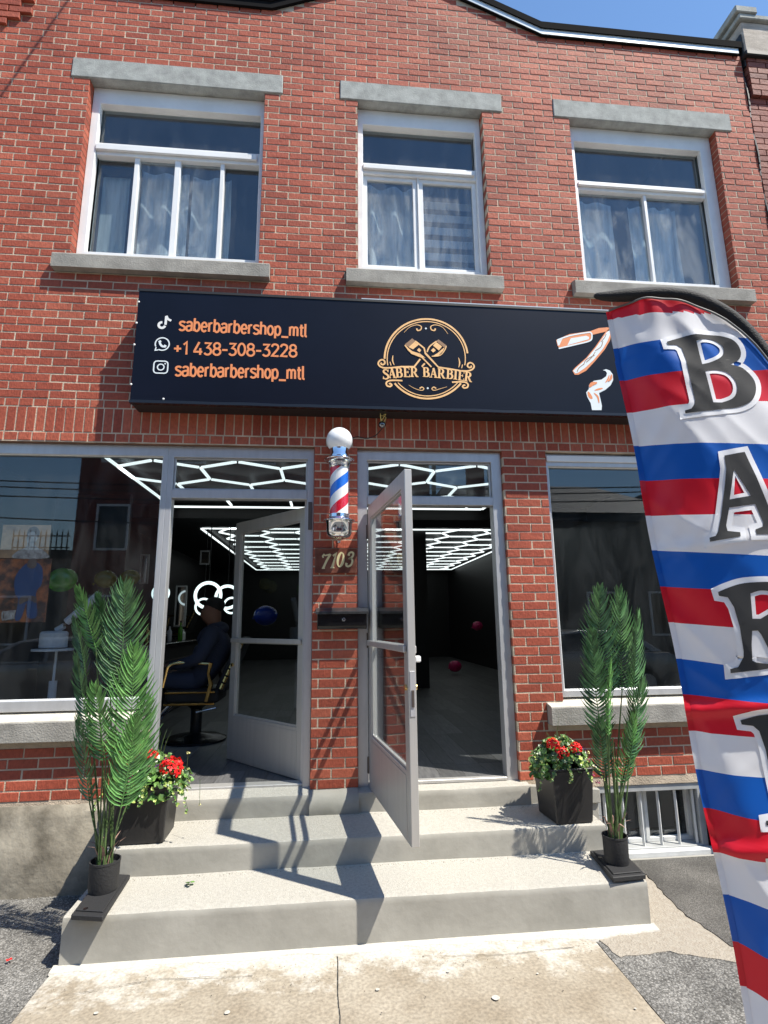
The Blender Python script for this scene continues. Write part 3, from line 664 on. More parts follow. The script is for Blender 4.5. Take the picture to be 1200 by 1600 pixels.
# ---------------------------------------------------------------- basement window
MT['dusty']=mat('grey_painted_frame',(.36,.37,.37),.6,vary=.12,vscale=8)
MT['wpaint']=mat('white_bar_paint',(.62,.63,.62),.5,vary=.1,vscale=9)
W=part('basement_window',MB().ring(1.983,2.828,.012,.476,.035,.05,.035,.05,.012,.20),MT['dusty'],B,bevel=.004)
part('pane',MB().box(2.018,2.778,.150,.156,.047,.426),G_shop,W)
part('sash',MB().ring(2.018,2.40,.047,.426,.03,.03,.03,.025,.11,.149),MT['wpaint'],W,bevel=.003); part('sash',MB().ring(2.402,2.778,.047,.426,.03,.03,.03,.025,.11,.149),MT['wpaint'],W,bevel=.003)
part('sill_board',MB().prism([(1.97,-.02),(2.84,-.02),(2.84,.040),(1.97,.040)],-.045,.010),MT['wpaint'],W,bevel=.006)
part('footing',MB().box(1.84,2.86,-.075,-.046,-.05,.005),MT['concrete'],W,bevel=.008)
for i in range(6):
    x=2.06+i*.140; part('security_bar',MB().tube([(x,.045,.042),(x,.045,.445)],.0115,4),MT['wpaint'],W,smooth=True)
part('bar_rail',MB().box(2.02,2.80,.034,.056,.427,.447),MT['wpaint'],W,bevel=.002)
struct('basement_room',MB().box(1.9,2.9,.55,.6,-.3,.7),MT['pale_wall'])
# side walls, back and roof so that the place is closed
struct_m=MT['brick_dark']
part('side_wall',MB().box(XL,XL+.02,.301,14.4,-.05,7.3),MT['brick_dark'],B); part('side_wall',MB().box(XR-.02,XR,.301,14.4,-.05,7.3),MT['brick_dark'],B)
part('roof',MB().box(XL+.03,XR-.03,.301,14.4,7.28,7.34),MT['black'],B); part('rear_wall',MB().box(XL,XR,14.41,14.5,-.05,7.3),MT['brick_dark'],B)
# ================================================================ NEIGHBOUR
NB=thing('neighbouring_building','weathered brick building with grey stone parapet, past the right end of the shop','building',(5.2,.2,0))
NL=thing('neighbouring_building','plain dark brick building adjoining the far left of the shop','building',(-5.6,.2,0))
part('wall',MB().box(-7.6,-3.76,.02,14,-.05,7.1),MT['brick_dark'],NL); part('coping',MB().box(-7.6,-3.76,-.05,14,7.101,7.25),MT['black'],NL)
part('wall',MB().box(4.215,7.5,.012,8,-.05,7.28),MT['mortar'],NB)
m=MB(); z=-.03;i=0
while z<7.25:
    yo=-.035 if z>6.78 else 0
    xs0=4.178 if z<6.78 else 4.205
    x=xs0-(.1 if i%2 else 0)
    while x<7.4:
        a=max(x,xs0); b=x+.1875
        if b-a>.03: m.box(a,b,yo,.12,z,z+.0575,tone=rb.random(),j=.001)
        x+=.198
    z+=.068;i+=1
o=part('brickwork',m,MT['brick_dark'],NB); o['kind']='stuff'
MT['nstone']=mat('parapet_stone',(.36,.31,.26),.9,col2=(.52,.46,.40),vscale=6,bump=.4,stretch=(1,1,3))
part('drip_course',MB().box(4.17,7.5,-.075,.3,7.285,7.345),MT['black'],NB,bevel=.01)
part('parapet',MB().box(4.20,7.5,-.04,.26,7.346,7.74),MT['nstone'],NB,bevel=.01)
part('parapet',MB().box(4.185,4.199,-.02,1.6,7.20,7.60),MT['black'],NB)
part('coping',MB().prism([(4.16,7.742),(7.5,7.742),(7.5,7.80),(4.16,7.80)],-.075,.30),MT['stone'],NB,bevel=.008)
part('coping',MB().prism([(4.12,7.802),(4.36,7.802),(4.36,7.88),(4.12,7.88)],-.09,.34),MT['stone'],NB,bevel=.008)
m=MB()
for z in [k*.068 for k in range(0,107)]: m.box(XR-.002,4.177,-.004+.012*math.sin(z*9),.03,z,z+.069)
part('downpipe_joint',m,MT['black'],NB)
# ================================================================ SIGN BOX
SG=thing('shop_sign','long navy light-box sign with orange contact lines and round gold barber emblem','sign',(.78,-.07,3.31))
MT['navy']=mat('navy_sign_face',(.004,.0055,.013),.32,spec=.25,vary=.15,vscale=1.5)
MT['orange']=mat('orange_print',(.80,.27,.10),.5); MT['goldp']=mat('gold_print',(.88,.52,.22),.5,vary=.12,vscale=20); MT['cream']=mat('pale_print',(.76,.82,.84),.5); MT['brownp']=mat('brown_print',(.30,.17,.09),.5)
SX0,SX1,SZ0,SZ1,SY=-1.477,3.02,3.310,4.240,-.205
part('cabinet',MB().box(SX0,SX1,SY+.004,-.003,SZ0,SZ1),MT['black'],SG,bevel=.004)
FC=part('sign_face',MB().box(SX0+.003,SX1-.003,SY,SY+.0035,SZ0+.012,SZ1-.004),MT['navy'],SG)
m=MB(); # bottom trim slightly dented
n=80; vs=[]
for i in range(n+1):
    x=SX0+(SX1-SX0)*i/n; d=.006*noise.noise(Vector((x*4,0,5)))
    vs+=[(x,SY-.006+d*.3,SZ0+.020+d),(x,SY-.009+d*.3,SZ0-.004+d*.4),(x,SY+.03,SZ0-.006),]
m.add(vs,[(i*3+k,i*3+k+1,i*3+4+k,i*3+3+k) for i in range(n) for k in(0,1)]); part('bottom_trim',m,MT['black_gloss'],SG,smooth=True)
part('top_trim',MB().box(SX0-.002,SX1,SY-.005,SY-.0005,SZ1-.014,SZ1+.006),MT['black'],SG)
part('top_flashing',MB().box(.25,SX1,SY-.004,-.003,SZ1+.0065,SZ1+.014),MT['flash'],SG)
for p in ((216.5,471),(213,504),(209.5,538),(204.5,600),(255,623),(313,629),(385,631)):
    q=at(*p,SY-.006); part('screw',MB().ball((q.x,SY-.002,q.z),.0085,.004,.0085,n=10,m=6),MT['white'],FC,smooth=True)
# ---- condensed sans lettering, drawn as strokes; x-height .70, cap height 1
def G(ch):
    if ch=='s': return .46,[smooth_path([(.40,.60),(.33,.67),(.22,.69),(.10,.65),(.06,.54),(.12,.44),(.24,.37),(.36,.30),(.41,.19),(.36,.07),(.24,.01),(.12,.03),(.05,.11)],3)]
    if ch=='a': return .50,[smooth_path([(.07,.58),(.13,.67),(.25,.70),(.36,.65),(.40,.52),(.40,.0)],3)[:],[(.40,.0),(.40,.45)],smooth_path([(.40,.40),(.22,.38),(.08,.32),(.05,.19),(.09,.05),(.20,.0),(.32,.04),(.40,.15)],3)]
    if ch=='b': return .50,[[(.08,1.0),(.08,0)],arc(.08+.17,.35,.175,.35,150,-150,16)]
    if ch=='p': return .50,[[(.08,.70),(.08,-.26)],arc(.08+.17,.35,.175,.35,150,-150,16)]
    if ch=='e': return .50,[[(.07,.36),(.42,.36)],arc(.245,.35,.178,.35,2,318,18)]
    if ch=='r': return .36,[[(.08,.70),(.08,0)],arc(.22,.48,.14,.20,175,62,6)]
    if ch=='h': return .50,[[(.08,1.0),(.08,0)],arc(.24,.50,.16,.19,175,0,8)+[(.40,0)]]
    if ch=='o': return .50,[arc(.245,.35,.178,.35,0,360,20)]
    if ch=='_': return .52,[[(.02,-.12),(.50,-.12)]]
    if ch=='m': return .72,[[(.08,.70),(.08,0)],arc(.22,.52,.13,.17,175,0,7)+[(.35,0)],arc(.48,.52,.13,.17,175,0,7)+[(.61,0)]]
    if ch=='t': return .34,[[(.15,.92),(.15,.14)]+arc(.26,.14,.11,.13,180,270,4)+[(.31,.01)],[(.03,.68),(.31,.68)]]
    if ch=='l': return .26,[[(.09,1.0),(.09,.12)]+arc(.17,.12,.08,.11,180,270,3)+[(.21,.01)]]
    if ch=='+': return .62,[[(.06,.45),(.54,.45)],[(.30,.20),(.30,.70)]]
    if ch=='-': return .44,[[(.04,.42),(.40,.42)]]
    if ch==' ': return .30,[]
    if ch=='1': return .46,[[(.08,.76),(.28,.98),(.28,0)]]
    if ch=='4': return .64,[[(.36,1.0),(.05,.30),(.05,.24),(.58,.24)],[(.44,.52),(.44,0)]]
    if ch=='3': return .62,[[(.08,.93),(.50,.93),(.27,.58)]+arc(.29,.30,.24,.27,75,-150,12)]
    if ch=='8': return .62,[arc(.30,.74,.20,.22,0,360,16),arc(.30,.27,.24,.25,0,360,18)]
    if ch=='0': return .62,[arc(.30,.5,.23,.46,0,360,22)]
    if ch=='2': return .62,[smooth_path([(.08,.76),(.14,.92),(.30,.97),(.46,.90),(.51,.74),(.45,.56),(.08,.05)],4)+[(.54,.04)]]
    if ch=='C': return .62,[arc(.32,.5,.25,.46,50,310,18)]
    if ch=='U': return .62,[[(.08,1),(.08,.25)]+arc(.31,.25,.23,.22,180,360,8)+[(.54,1)]]
    if ch=='R': return .62,[[(.08,1),(.08,0)],[(.08,.95),(.34,.95)]+arc(.34,.72,.18,.23,90,-90,8)+[(.08,.49)],[(.30,.49),(.54,0)]]
    if ch=='Y': return .62,[[(.04,1),(.30,.5),(.56,1)],[(.30,.5),(.30,0)]]
def text_at(name,txt,x0,z0,x1,z1,h,m,parent,y,wt=.135,lab=None,per=False):
    tot=sum(G(c)[0] for c in txt); L=Vector((x1-x0,z1-z0)); sx=L.length/tot; d=L.normalized(); nn=Vector((-d.y,d.x)); mb=MB(); cx=0
    for c in txt:
        wd,st=G(c)
        for s_ in st: ribbon(mb,[Vector((x0,z0))+d*(cx+p[0])*sx+nn*p[1]*h for p in s_],wt*h,y)
        cx+=wd
    return part(name,mb,m,parent,label=lab)
LY=SY-.0012
for (nm,tx,a,b,h) in (('account_name','saberbarbershop_mtl',(279,516),(480.5,526),.108),('phone_number','+1 438-308-3228',(270,553.5),(465,558),.106),('account_name','saberbarbershop_mtl',(273,587),(477,592.5),.108)):
    p=at(*a,LY);q=at(*b,LY); text_at(nm,tx,p.x,p.z,q.x,q.z,h,MT['orange'],SG,LY,.15)
def P2(x,y,s,ox,oy,yy=LY): q=at(ox+x/s,oy+y/s,yy); return Vector((q.x,q.z))
def trace(mb,pts,wd,s,ox,oy,sm=5,closed=False,yy=LY,taper=False):
    p=[P2(*q,s,ox,oy,yy) for q in pts]
    if sm: p=smooth_path(p,sm,closed)
    if closed: p.append(p[0])
    k=len(p)
    ws=[wd*(.15+.85*math.sin(PI*min(1,(i/(k-1))*.9+.05))) for i in range(k)] if taper is True else ([wd*(.2+.8*i/(k-1)) for i in range(k)] if taper=='in' else wd)
    ribbon(mb,p,ws,yy)
def fillp(mb,pts,s,ox,oy,yy,sm=0,closed=True):
    p=[P2(*q,s,ox,oy,yy) for q in pts]
    if sm: p=smooth_path(p,sm,True)
    mb.add([(q.x,yy,q.y) for q in p],[tuple(range(len(p)))])
# icons (crop scale 5 from 100,440)
m=MB(); c=P2(765,340,5,100,440); R_=.030
ribbon(m,[(c.x+R_*.78*math.cos(R(a)),c.y+R_*.78*math.sin(R(a))) for a in range(85,360,12)],.019,LY)
trace(m,[(800,270),(797,300),(793,338)],.018,5,100,440,0)
trace(m,[(800,268),(812,292),(838,306)],.018,5,100,440,3)
part('music_note_icon',m,MT['white'],SG)
m=MB(); c=P2(768,488,5,100,440)
ribbon(m,[(c.x+.0515*math.cos(R(a)),c.y+.0515*math.sin(R(a))) for a in range(-118,218,12)],.0095,LY)
trace(m,[(738,533),(712,536),(720,512)],.0095,5,100,440,0)
trace(m,[(748,468),(752,488),(768,505),(792,508)],.016,5,100,440,4); trace(m,[(744,462),(754,474)],.020,5,100,440,0); trace(m,[(780,499),(797,510)],.020,5,100,440,0)
part('phone_bubble_icon',m,MT['cream'],SG)
m=MB(); c=P2(756,668,5,100,440); rr=[]
for (ax,az,a0) in ((1,1,0),(-1,1,90),(-1,-1,180),(1,-1,270)): rr+=[(c.x+ax*.028+.023*math.cos(R(a0+t)),c.y+az*.026+.023*math.sin(R(a0+t))) for t in (0,30,60,90)]
rr.append(rr[0]); ribbon(m,rr,.0095,LY); ribbon(m,arc(c.x,c.y,.024,.024,0,360,22),.009,LY)
q=(c.x+.030,c.y+.029); m.add([(q[0]+.006*math.cos(a*PI/4),LY-.0002,q[1]+.006*math.sin(a*PI/4)) for a in range(8)],[tuple(range(8))])
part('camera_icon',m,MT['cream'],SG)
# emblem: crop scale 7.5 from 590,490
s,ox,oy=7.5,590,490; m=MB(); EW=.013
A=lambda x,y:P2(x,y,s,ox,oy)
c0=A(570,535); top=A(560,62); 
def ell(rx,ry,a0,a1,w,cx=570,cy=530,n=50): trace(m,[(cx+rx*math.cos(R(a0+(a1-a0)*i/n)),cy-ry*math.sin(R(a0+(a1-a0)*i/n))) for i in range(n+1)],w,s,ox,oy,0)
ell(488,466,8,180,.015); ell(458,436,-10,190,.008)
ell(492,466,-142,-38,.015,cx=588); ell(455,436,-140,-40,.008,cx=588)
for sg,cx,cy in((1,50,575),(-1,1088,610)):
    pts=[(cx+ (10-6)*0*sg,cy+8),(cx-12*sg,cy-2),(cx-2*sg,cy-20),(cx+25*sg,cy-18),(cx+34*sg,cy+5),(cx+15*sg,cy+26),(cx-20*sg,cy+22),(cx-42*sg,cy),(cx-38*sg,cy-25),(cx-10*sg,cy-38)]
    trace(m,[(cx+28*sg,cy+2),(cx+8*sg,cy+20),(cx-2*sg,cy+4),(cx+10*sg,cy-2)] if 0 else [(cx-2*sg,cy+2),(cx-10*sg,cy+14),(cx+10*sg,cy+24),(cx+34*sg,cy+8),(cx+28*sg,cy-22),(cx,cy-34),(cx-32*sg,cy-16),(cx-42*sg,cy+16),(cx-18*sg,cy+46),(cx+30*sg,cy+62),(cx+110*sg,cy+60+ (0 if sg>0 else 2))],EW,s,ox,oy,4)
trace(m,[(160,635),(280,622),(430,622),(500,532)],EW,s,ox,oy,0); trace(m,[(980,672),(860,650),(712,628),(545,445)],EW,s,ox,oy,0)
trace(m,[(518,622),(553,583)],EW,s,ox,oy,0); trace(m,[(630,625),(520,512),(470,485)],EW,s,ox,oy,0); trace(m,[(712,628),(560,470),(545,405),(450,330)],EW,s,ox,oy,0)
for sg,cx,cy in((1,140,832),(-1,1022,850)):
    trace(m,[(cx-4*sg,cy-4),(cx+8*sg,cy-12),(cx+26*sg,cy+4),(cx+8*sg,cy+22),(cx-28*sg,cy+14),(cx-38*sg,cy-18),(cx-10*sg,cy-44),(cx+60*sg,cy-50),(cx+150*sg,cy-46)],EW,s,ox,oy,4)
for sg,cx in((1,485),(-1,650)):
    trace(m,[(cx-175*sg,222 if sg>0 else 240),(cx-110*sg,160),(cx-30*sg,133),(cx+25*sg,150),(cx+20*sg,188),(cx-15*sg,198),(cx-28*sg,175)],EW,s,ox,oy,5,taper='in')
for sg,cx in((1,520),(-1,658)):
    trace(m,[(cx-155*sg,838 if sg>0 else 858),(cx-80*sg,880),(cx-5*sg,900),(cx+22*sg,882),(cx,862),(cx-28*sg,878)],.011,s,ox,oy,5,taper='in')
trace(m,[(180,490),(175,550),(195,605)],.010,s,ox,oy,4,taper=True); trace(m,[(145,565),(158,608)],.007,s,ox,oy,0)
trace(m,[(948,515),(962,575),(950,632)],.010,s,ox,oy,4,taper=True); trace(m,[(995,598),(985,640)],.007,s,ox,oy,0)
part('emblem',m,MT['goldp'],SG)
EM=MB()
for (x,y) in((566,174),(588,874)):
    q=A(x,y); EM.add([(q.x+.008*math.cos(a*PI/4),LY-.0002,q.y+.008*math.sin(a*PI/4)) for a in range(8)],[tuple(range(8))])
part('emblem_dots',EM,MT['cream'],SG)
m=MB(); fillp(m,[(445,325),(545,405),(560,470),(720,620),(640,625),(520,512),(470,490),(400,465),(345,390),(362,388),(440,330)],s,ox,oy,LY-.0016); part('razor_print',m,MT['navy'],SG)
m=MB()
fillp(m,[(440,325),(490,358),(415,418),(362,392)],s,ox,oy,LY-.0022); fillp(m,[(485,402),(512,428),(492,455),(462,428)],s,ox,oy,LY-.0022)
fillp(m,[(320,368),(362,405),(405,440),(500,470),(560,520),(470,492),(395,470),(350,425)],s,ox,oy,LY-.0022)
fillp(m,[(690,335),(755,385),(718,432),(650,375)],s,ox,oy,LY-.0022); fillp(m,[(655,402),(682,430),(652,456),(625,430)],s,ox,oy,LY-.0022)
fillp(m,[(790,390),(765,440),(715,490),(640,500),(700,465),(745,425)],s,ox,oy,LY-.0022)
trace(m,[(580,450),(610,385),(690,325)],.011,s,ox,oy,4,yy=LY-.002); trace(m,[(635,500),(730,490),(785,430),(805,380)],.008,s,ox,oy,4,yy=LY-.002)
trace(m,[(630,625),(520,512),(400,465),(320,370)],EW*.9,s,ox,oy,0,yy=LY-.002); trace(m,[(712,628),(560,470),(545,405),(440,322)],EW*.9,s,ox,oy,0,yy=LY-.002)
part('razor_print',m,MT['orange'] if 0 else MT['goldp'],SG)
m=MB(); fillp(m,[(405,290),(445,322),(360,390),(318,362)],s,ox,oy,LY-.0022); fillp(m,[(715,303),(810,375),(785,400),(685,322)],s,ox,oy,LY-.0022); part('blade_print',m,MT['brownp'],SG)
# serif capitals: thick stems, thin hairlines and slab serifs; unit height 1
def SER(ch):
    k,t=.19,.085; S_=lambda x,z,w=.34:([(x-w/2,z),(x+w/2,z)],t)
    if ch=='I': return .42,[([(.21,.0),(.21,1)],k),S_(.21,.04),S_(.21,.96)]
    if ch=='S': return .62,[(smooth_path([(.50,.78),(.42,.93),(.28,.97),(.13,.90),(.11,.74),(.22,.60),(.40,.48),(.52,.33),(.48,.12),(.32,.03),(.16,.06),(.08,.22)],4),[.06+.13*math.sin(PI*i/44) for i in range(45)]),([(.52,.99),(.50,.72)],t),([(.07,.0),(.08,.27)],t)]
    if ch=='A': return .80,[([(.20,.02),(.42,.98)],t),([(.42,1.0),(.66,.02)],k),([(.27,.34),(.55,.34)],t),S_(.17,.04,.30),S_(.67,.04,.34)]
    if ch=='B': return .72,[([(.18,0),(.18,1)],k),([(.03,.96),(.38,.96)],t),([(.03,.04),(.38,.04)],t),([(.2,.52),(.38,.52)],t),(arc(.36,.74,.17,.22,90,-90,10),[.085+.10*math.sin(PI*i/10) for i in range(11)]),(arc(.37,.28,.22,.24,90,-90,10),[.085+.11*math.sin(PI*i/10) for i in range(11)])]
    if ch=='E': return .66,[([(.18,0),(.18,1)],k),([(.03,.96),(.56,.96)],t),([(.03,.04),(.58,.04)],t),([(.2,.52),(.45,.52)],t),([(.56,1.0),(.56,.76)],t*.8),([(.59,.0),(.58,.26)],t*.8),([(.45,.64),(.45,.40)],t*.8)]
    if ch=='R': return .78,[([(.18,0),(.18,1)],k),([(.03,.96),(.38,.96)],t),S_(.18,.04,.32),([(.2,.50),(.38,.50)],t),(arc(.36,.73,.19,.23,90,-90,10),[.085+.11*math.sin(PI*i/10) for i in range(11)]),([(.38,.50),(.60,.06)],k*.95),([(.56,.04),(.76,.04)],t)]
m=MB()
for ch,bx,by,tilt in (('S',58,768,0),('A',116,757,2),('B',212,750,3),('E',303,745,2),('R',382,742,0),('B',526,742,0),('A',600,748,-2),('R',698,755,-3),('B',800,762,-4),('I',884,770,-5),('E',936,780,-6),('R',1010,790,-8)):
    o_=P2(bx,by,s,ox,oy); wd,st=SER(ch); hh=.074; ct,sn=math.cos(R(tilt)),math.sin(R(tilt))
    for pts,w_ in st:
        pp=[(o_.x+(p[0]*ct-p[1]*sn)*hh*1.17,o_.y+(p[0]*sn+p[1]*ct)*hh*1.12) for p in pts]
        ribbon(m,pp,[a*hh*1.12 for a in w_] if isinstance(w_,list) else w_*hh*1.12,LY-.0005)
part('shop_name',m,MT['goldp'],SG)
# open razor and shaving brush prints: crop scale 10 from 860,490 (flag hides part of them)
s,ox,oy=10,860,490
ol=[(90,410),(300,320),(620,275),(760,225),(880,215),(960,220),(950,260),(850,285),(660,330),(650,385),(620,430),(150,550),(110,500)]
m=MB(); fillp(m,ol,s,ox,oy,LY-.0006); part('razor_print',m,MT['orange'],SG)
m=MB(); fillp(m,[(320,385),(560,345),(605,365),(600,400),(265,495)],s,ox,oy,LY-.0012); fillp(m,[(98,415),(190,388),(140,495),(120,500)],s,ox,oy,LY-.0012); trace(m,[(130,545),(400,482),(610,428),(648,370),(635,300),(560,298),(300,345),(110,412)],.012,s,ox,oy,3,yy=LY-.0014); part('razor_print',m,MT['cream'],SG)
ol=[(345,895),(380,850),(560,690),(700,520),(860,290),(930,230),(960,300),(930,420),(850,560),(700,740),(560,890),(440,955),(380,955)]
m=MB(); fillp(m,ol,s,ox,oy,LY-.0006); part('handle_print',m,MT['orange'],SG)
ol2=[(355,895),(390,860),(570,700),(720,520),(880,290),(925,260),(930,330),(890,430),(820,550),(670,730),(540,850),(430,925),(390,935)]
m=MB(); fillp(m,ol2,s,ox,oy,LY-.0012); part('handle_print',m,MT['cream'],SG)
m=MB()
for q in ([(420,905),(445,850),(520,790)],[(520,800),(560,720),(690,650)],[(560,760),(640,690),(700,600)],[(700,580),(790,520),(820,430)],[(790,440),(850,370),(870,320)]): trace(m,q,.006,s,ox,oy,4,yy=LY-.0018)
part('grain_print',m,MT['brownp'],SG)
ol=[(820,885),(870,868),(930,890),(975,950),(980,1040),(940,1120),(860,1190),(760,1240),(790,1370),(805,1440),(800,1508),(650,1508),(630,1400),(575,1300),(560,1230),(600,1180),(600,1120),(680,1050),(800,1030),(870,980),(885,930),(860,895)]
m=MB(); fillp(m,ol,s,ox,oy,LY-.0006); part('brush_print',m,MT['cream'],SG)
m=MB()
for q,w_ in (([(610,1150),(650,1100),(730,1080)],.03),([(900,1060),(945,1010),(955,950)],.02),([(690,1200),(760,1180),(820,1165)],.016),([(590,1220),(620,1290),(655,1330)],.03),([(680,1240),(740,1300),(760,1400)],.016),([(860,1080),(900,1020),(920,960)],.012)): trace(m,q,w_,s,ox,oy,4,yy=LY-.0012,taper=True)
part('brush_print',m,MT['orange'],SG)
# ================================================================ BARBER POLE
pc=at(530,760,-.145); PX,PY=pc.x,-.145
PO=thing('barber_pole','chrome barber pole with red white and blue spiral under a white globe','barber pole',(PX,0,2.3))
MT['globe']=mat('opal_globe',(.84,.85,.86),.12,spec=.6)
def spiral():
    m=bpy.data.materials.new('spiral_stripes'); m.use_nodes=True; n=m.node_tree.nodes;L=m.node_tree.links;b=n['Principled BSDF']; b.inputs['Roughness'].default_value=.2
    tc=n.new('ShaderNodeTexCoord'); sp=n.new('ShaderNodeSeparateXYZ'); L.new(tc.outputs['Object'],sp.inputs[0])
    a=n.new('ShaderNodeMath');a.operation='ARCTAN2';L.new(sp.outputs['Y'],a.inputs[0]);L.new(sp.outputs['X'],a.inputs[1])
    d=n.new('ShaderNodeMath');d.operation='DIVIDE';d.inputs[1].default_value=2*PI;L.new(a.outputs[0],d.inputs[0])
    z=n.new('ShaderNodeMath');z.operation='DIVIDE';z.inputs[1].default_value=-.335;L.new(sp.outputs['Z'],z.inputs[0])
    s1=n.new('ShaderNodeMath');L.new(d.outputs[0],s1.inputs[0]);L.new(z.outputs[0],s1.inputs[1])
    s2=n.new('ShaderNodeMath');s2.inputs[1].default_value=.0;L.new(s1.outputs[0],s2.inputs[0]); s2.name='phase'
    fr=n.new('ShaderNodeMath');fr.operation='FRACT';L.new(s2.outputs[0],fr.inputs[0])
    rp=n.new('ShaderNodeValToRGB');rp.color_ramp.interpolation='CONSTANT'; e=rp.color_ramp.elements
    e[0].position=0;e[0].color=(.62,.012,.035,1);e[1].position=.25;e[1].color=(.80,.80,.80,1)
    k=e.new(.5);k.color=(.008,.13,.60,1);k=e.new(.75);k.color=(.80,.80,.80,1)
    L.new(fr.outputs[0],rp.inputs[0]);L.new(rp.outputs[0],b.inputs['Base Color']);return m
MT['spiral']=spiral()
sm=MB().lathe([(.0690,-.21),(.0690,.21)],n=48); o=part('striped_cylinder',sm,MT['spiral'],PO,smooth=True); o.location=(PX,PY,2.67)
part('glass_tube',MB().lathe([(.080,2.455),(.080,2.875)],(PX,PY,0),n=40),glass('tube_glass',(.99,.995,1),1.0),PO,smooth=True)
part('globe',MB().ball((PX,PY,3.068),.101,n=32,m=20),MT['globe'],PO,smooth=True)
part('top_cap',MB().lathe([(.060,3.004),(.072,2.998),(.072,2.955),(.078,2.945),(.078,2.93),(.092,2.925),(.098,2.915),(.098,2.905),(.084,2.898),(.082,2.875),(.077,2.868),(.074,2.845)],(PX,PY,0),n=40),MT['chrome'],PO,smooth=True)
part('bottom_cap',MB().lathe([(.076,2.485),(.078,2.46),(.092,2.452),(.102,2.442),(.104,2.425),(.096,2.412),(.094,2.35),(.090,2.33),(.075,2.312),(.05,2.302),(.03,2.298),(.012,2.285),(.010,2.27)],(PX,PY,0),n=40),MT['chrome'],PO,smooth=True)
for zz,r0 in((2.91,.108),(2.435,.113)): part('trim_ring',MB().tube([(PX+r0*math.cos(a*PI/18),PY+r0*math.sin(a*PI/18),zz) for a in range(37)],.006,8,cap=False),MT['chrome'],PO,smooth=True)
for zz in(2.91,2.435): part('wall_bracket',MB().box(PX-.03,PX+.03,PY+.09,-.001,zz-.014,zz+.014),MT['chrome'],PO,bevel=.003)
# ================================================================ MAILBOX
MBX=thing('mailbox','black metal mailbox with small round lock on the narrow brick pier','mailbox',(.10,0,1.64))
x0,x1=-.088,.300
g=MB(); pr=[(0,1.642),(-.072,1.642),(-.088,1.662),(-.088,1.752),(-.075,1.765),(0,1.775)]; vs=[(x,y-.002,z) for x in(x0+.012,x1-.012) for y,z in pr]
g.add(vs,[tuple(range(6)),tuple(range(11,5,-1))]+[(i,(i+1)%6,(i+1)%6+6,i+6) for i in range(6)]); part('mailbox_body',g,MT['black_gloss'],MBX,bevel=.004)
g=MB(); pr=[(-.002,1.800),(-.050,1.795),(-.112,1.770),(-.112,1.750),(-.105,1.751),(-.104,1.766),(-.05,1.785),(-.002,1.788)]; vs=[(x,y,z) for x in(x0,x1) for y,z in pr]
MT['lid']=mat('worn_black_metal',(.05,.05,.052),.3,metal=.3,vary=.3,vscale=20)
g.add(vs,[tuple(range(8)),tuple(range(15,7,-1))]+[(i,(i+1)%8,(i+1)%8+8,i+8) for i in range(8)]); part('lid',g,MT['lid'],MBX,bevel=.0015)
LK=part('lock',MB().tube([(.118,-.0885,1.712),(.118,-.096,1.712)],.013,18),MT['chrome'],MBX,bevel=.001); part('keyhole',MB().tube([(.118,-.0962,1.712),(.118,-.0975,1.712)],.006,10),MT['black'],LK)
# ================================================================ HOUSE NUMBER
NP=thing('house_number','brown stone plaque with gilt italic numerals 7103 fixed to the brick pier','house number',(.075,0,2.06))
MT['marble']=mat('brown_marble',(.10,.035,.025),.25,col2=(.20,.08,.055),vscale=14,bump=.03)
part('plaque',MB().box(-.100,.218,-.022,-.003,2.058,2.245),MT['marble'],NP,bevel=.002)
MT['gilt']=mat('gilt_numerals',(.80,.72,.42),.3,metal=.35)
N7={'7':[([(.10,.74),(.02,.86),(.10,.97),(.20,.90),(.42,.94),(.62,1.0)],.10),([(.62,1.0),(.40,.55),(.22,.0)],.15),([(.12,.0),(.36,.0)],.07)],
'1':[([(.12,.82),(.34,1.0),(.20,.0)],.17),([(.05,.0),(.38,.0)],.07)],
'0':[(arc(.30,.5,.22,.49,80,440,26),[.07+.10*abs(math.sin(PI*(i/26)*2+.2)) for i in range(27)])],
'3':[(smooth_path([(.12,.80),(.16,.94),(.32,1.0),(.48,.92),(.46,.70),(.30,.58),(.22,.56),(.38,.54),(.50,.40),(.46,.14),(.26,.0),(.08,.05),(.04,.18)],3),.13),([(.12,.76),(.14,.86)],.16),([(.04,.14),(.08,.24)],.16)]}
for ch,bx,by in (('7',498,888),('1',512.5,887),('0',522,885.5),('3',537,885)):
    q=at(bx+2.5,by,-.024); m=MB(); hh=.108
    for pts,w_ in N7[ch]:
        pp=[(q.x+(p[0]+.18*p[1])*hh*.88,q.z+p[1]*hh) for p in pts]; ribbon(m,pp,[a*hh*1.05 for a in w_] if isinstance(w_,list) else w_*hh*1.05,-.0235)
    part('numeral',m,MT['gilt'],NP)
# ================================================================ LAMP FIXTURE AND CABLE UNDER THE SIGN
q=at(597,663,-.09)
LF=thing('wall_fixture','small round glass fixture with bare wires hanging below the sign box','lamp fitting',(q.x,0,q.z))
part('globe',MB().ball((q.x,-.09,q.z-.004),.030,n=18,m=12),glass('dark_glass',(.12,.15,.18),3.0,base=.1),LF,smooth=True)
part('lamp_core',MB().ball((q.x,-.09,q.z-.01),.018,n=10,m=8),MT['chrome'],LF,smooth=True)
part('mount',MB().tube([(q.x,-.09,q.z+.02),(q.x,-.05,q.z+.045),(q.x,-.004,q.z+.045)],.008,8),MT['black'],LF,smooth=True)
m=MB()
for k in range(5): m.tube(smooth_path([(q.x+.012*math.cos(k),-.09,q.z+.02),(q.x+.03*math.cos(k*2.1),-.11+.01*math.sin(k),q.z+.05+.01*k),(q.x+.02*math.sin(k*3),-.085,q.z+.075)],4),.0028,6)
part('wire',m,mat('yellow_wire',(.75,.62,.22),.4),LF,smooth=True)
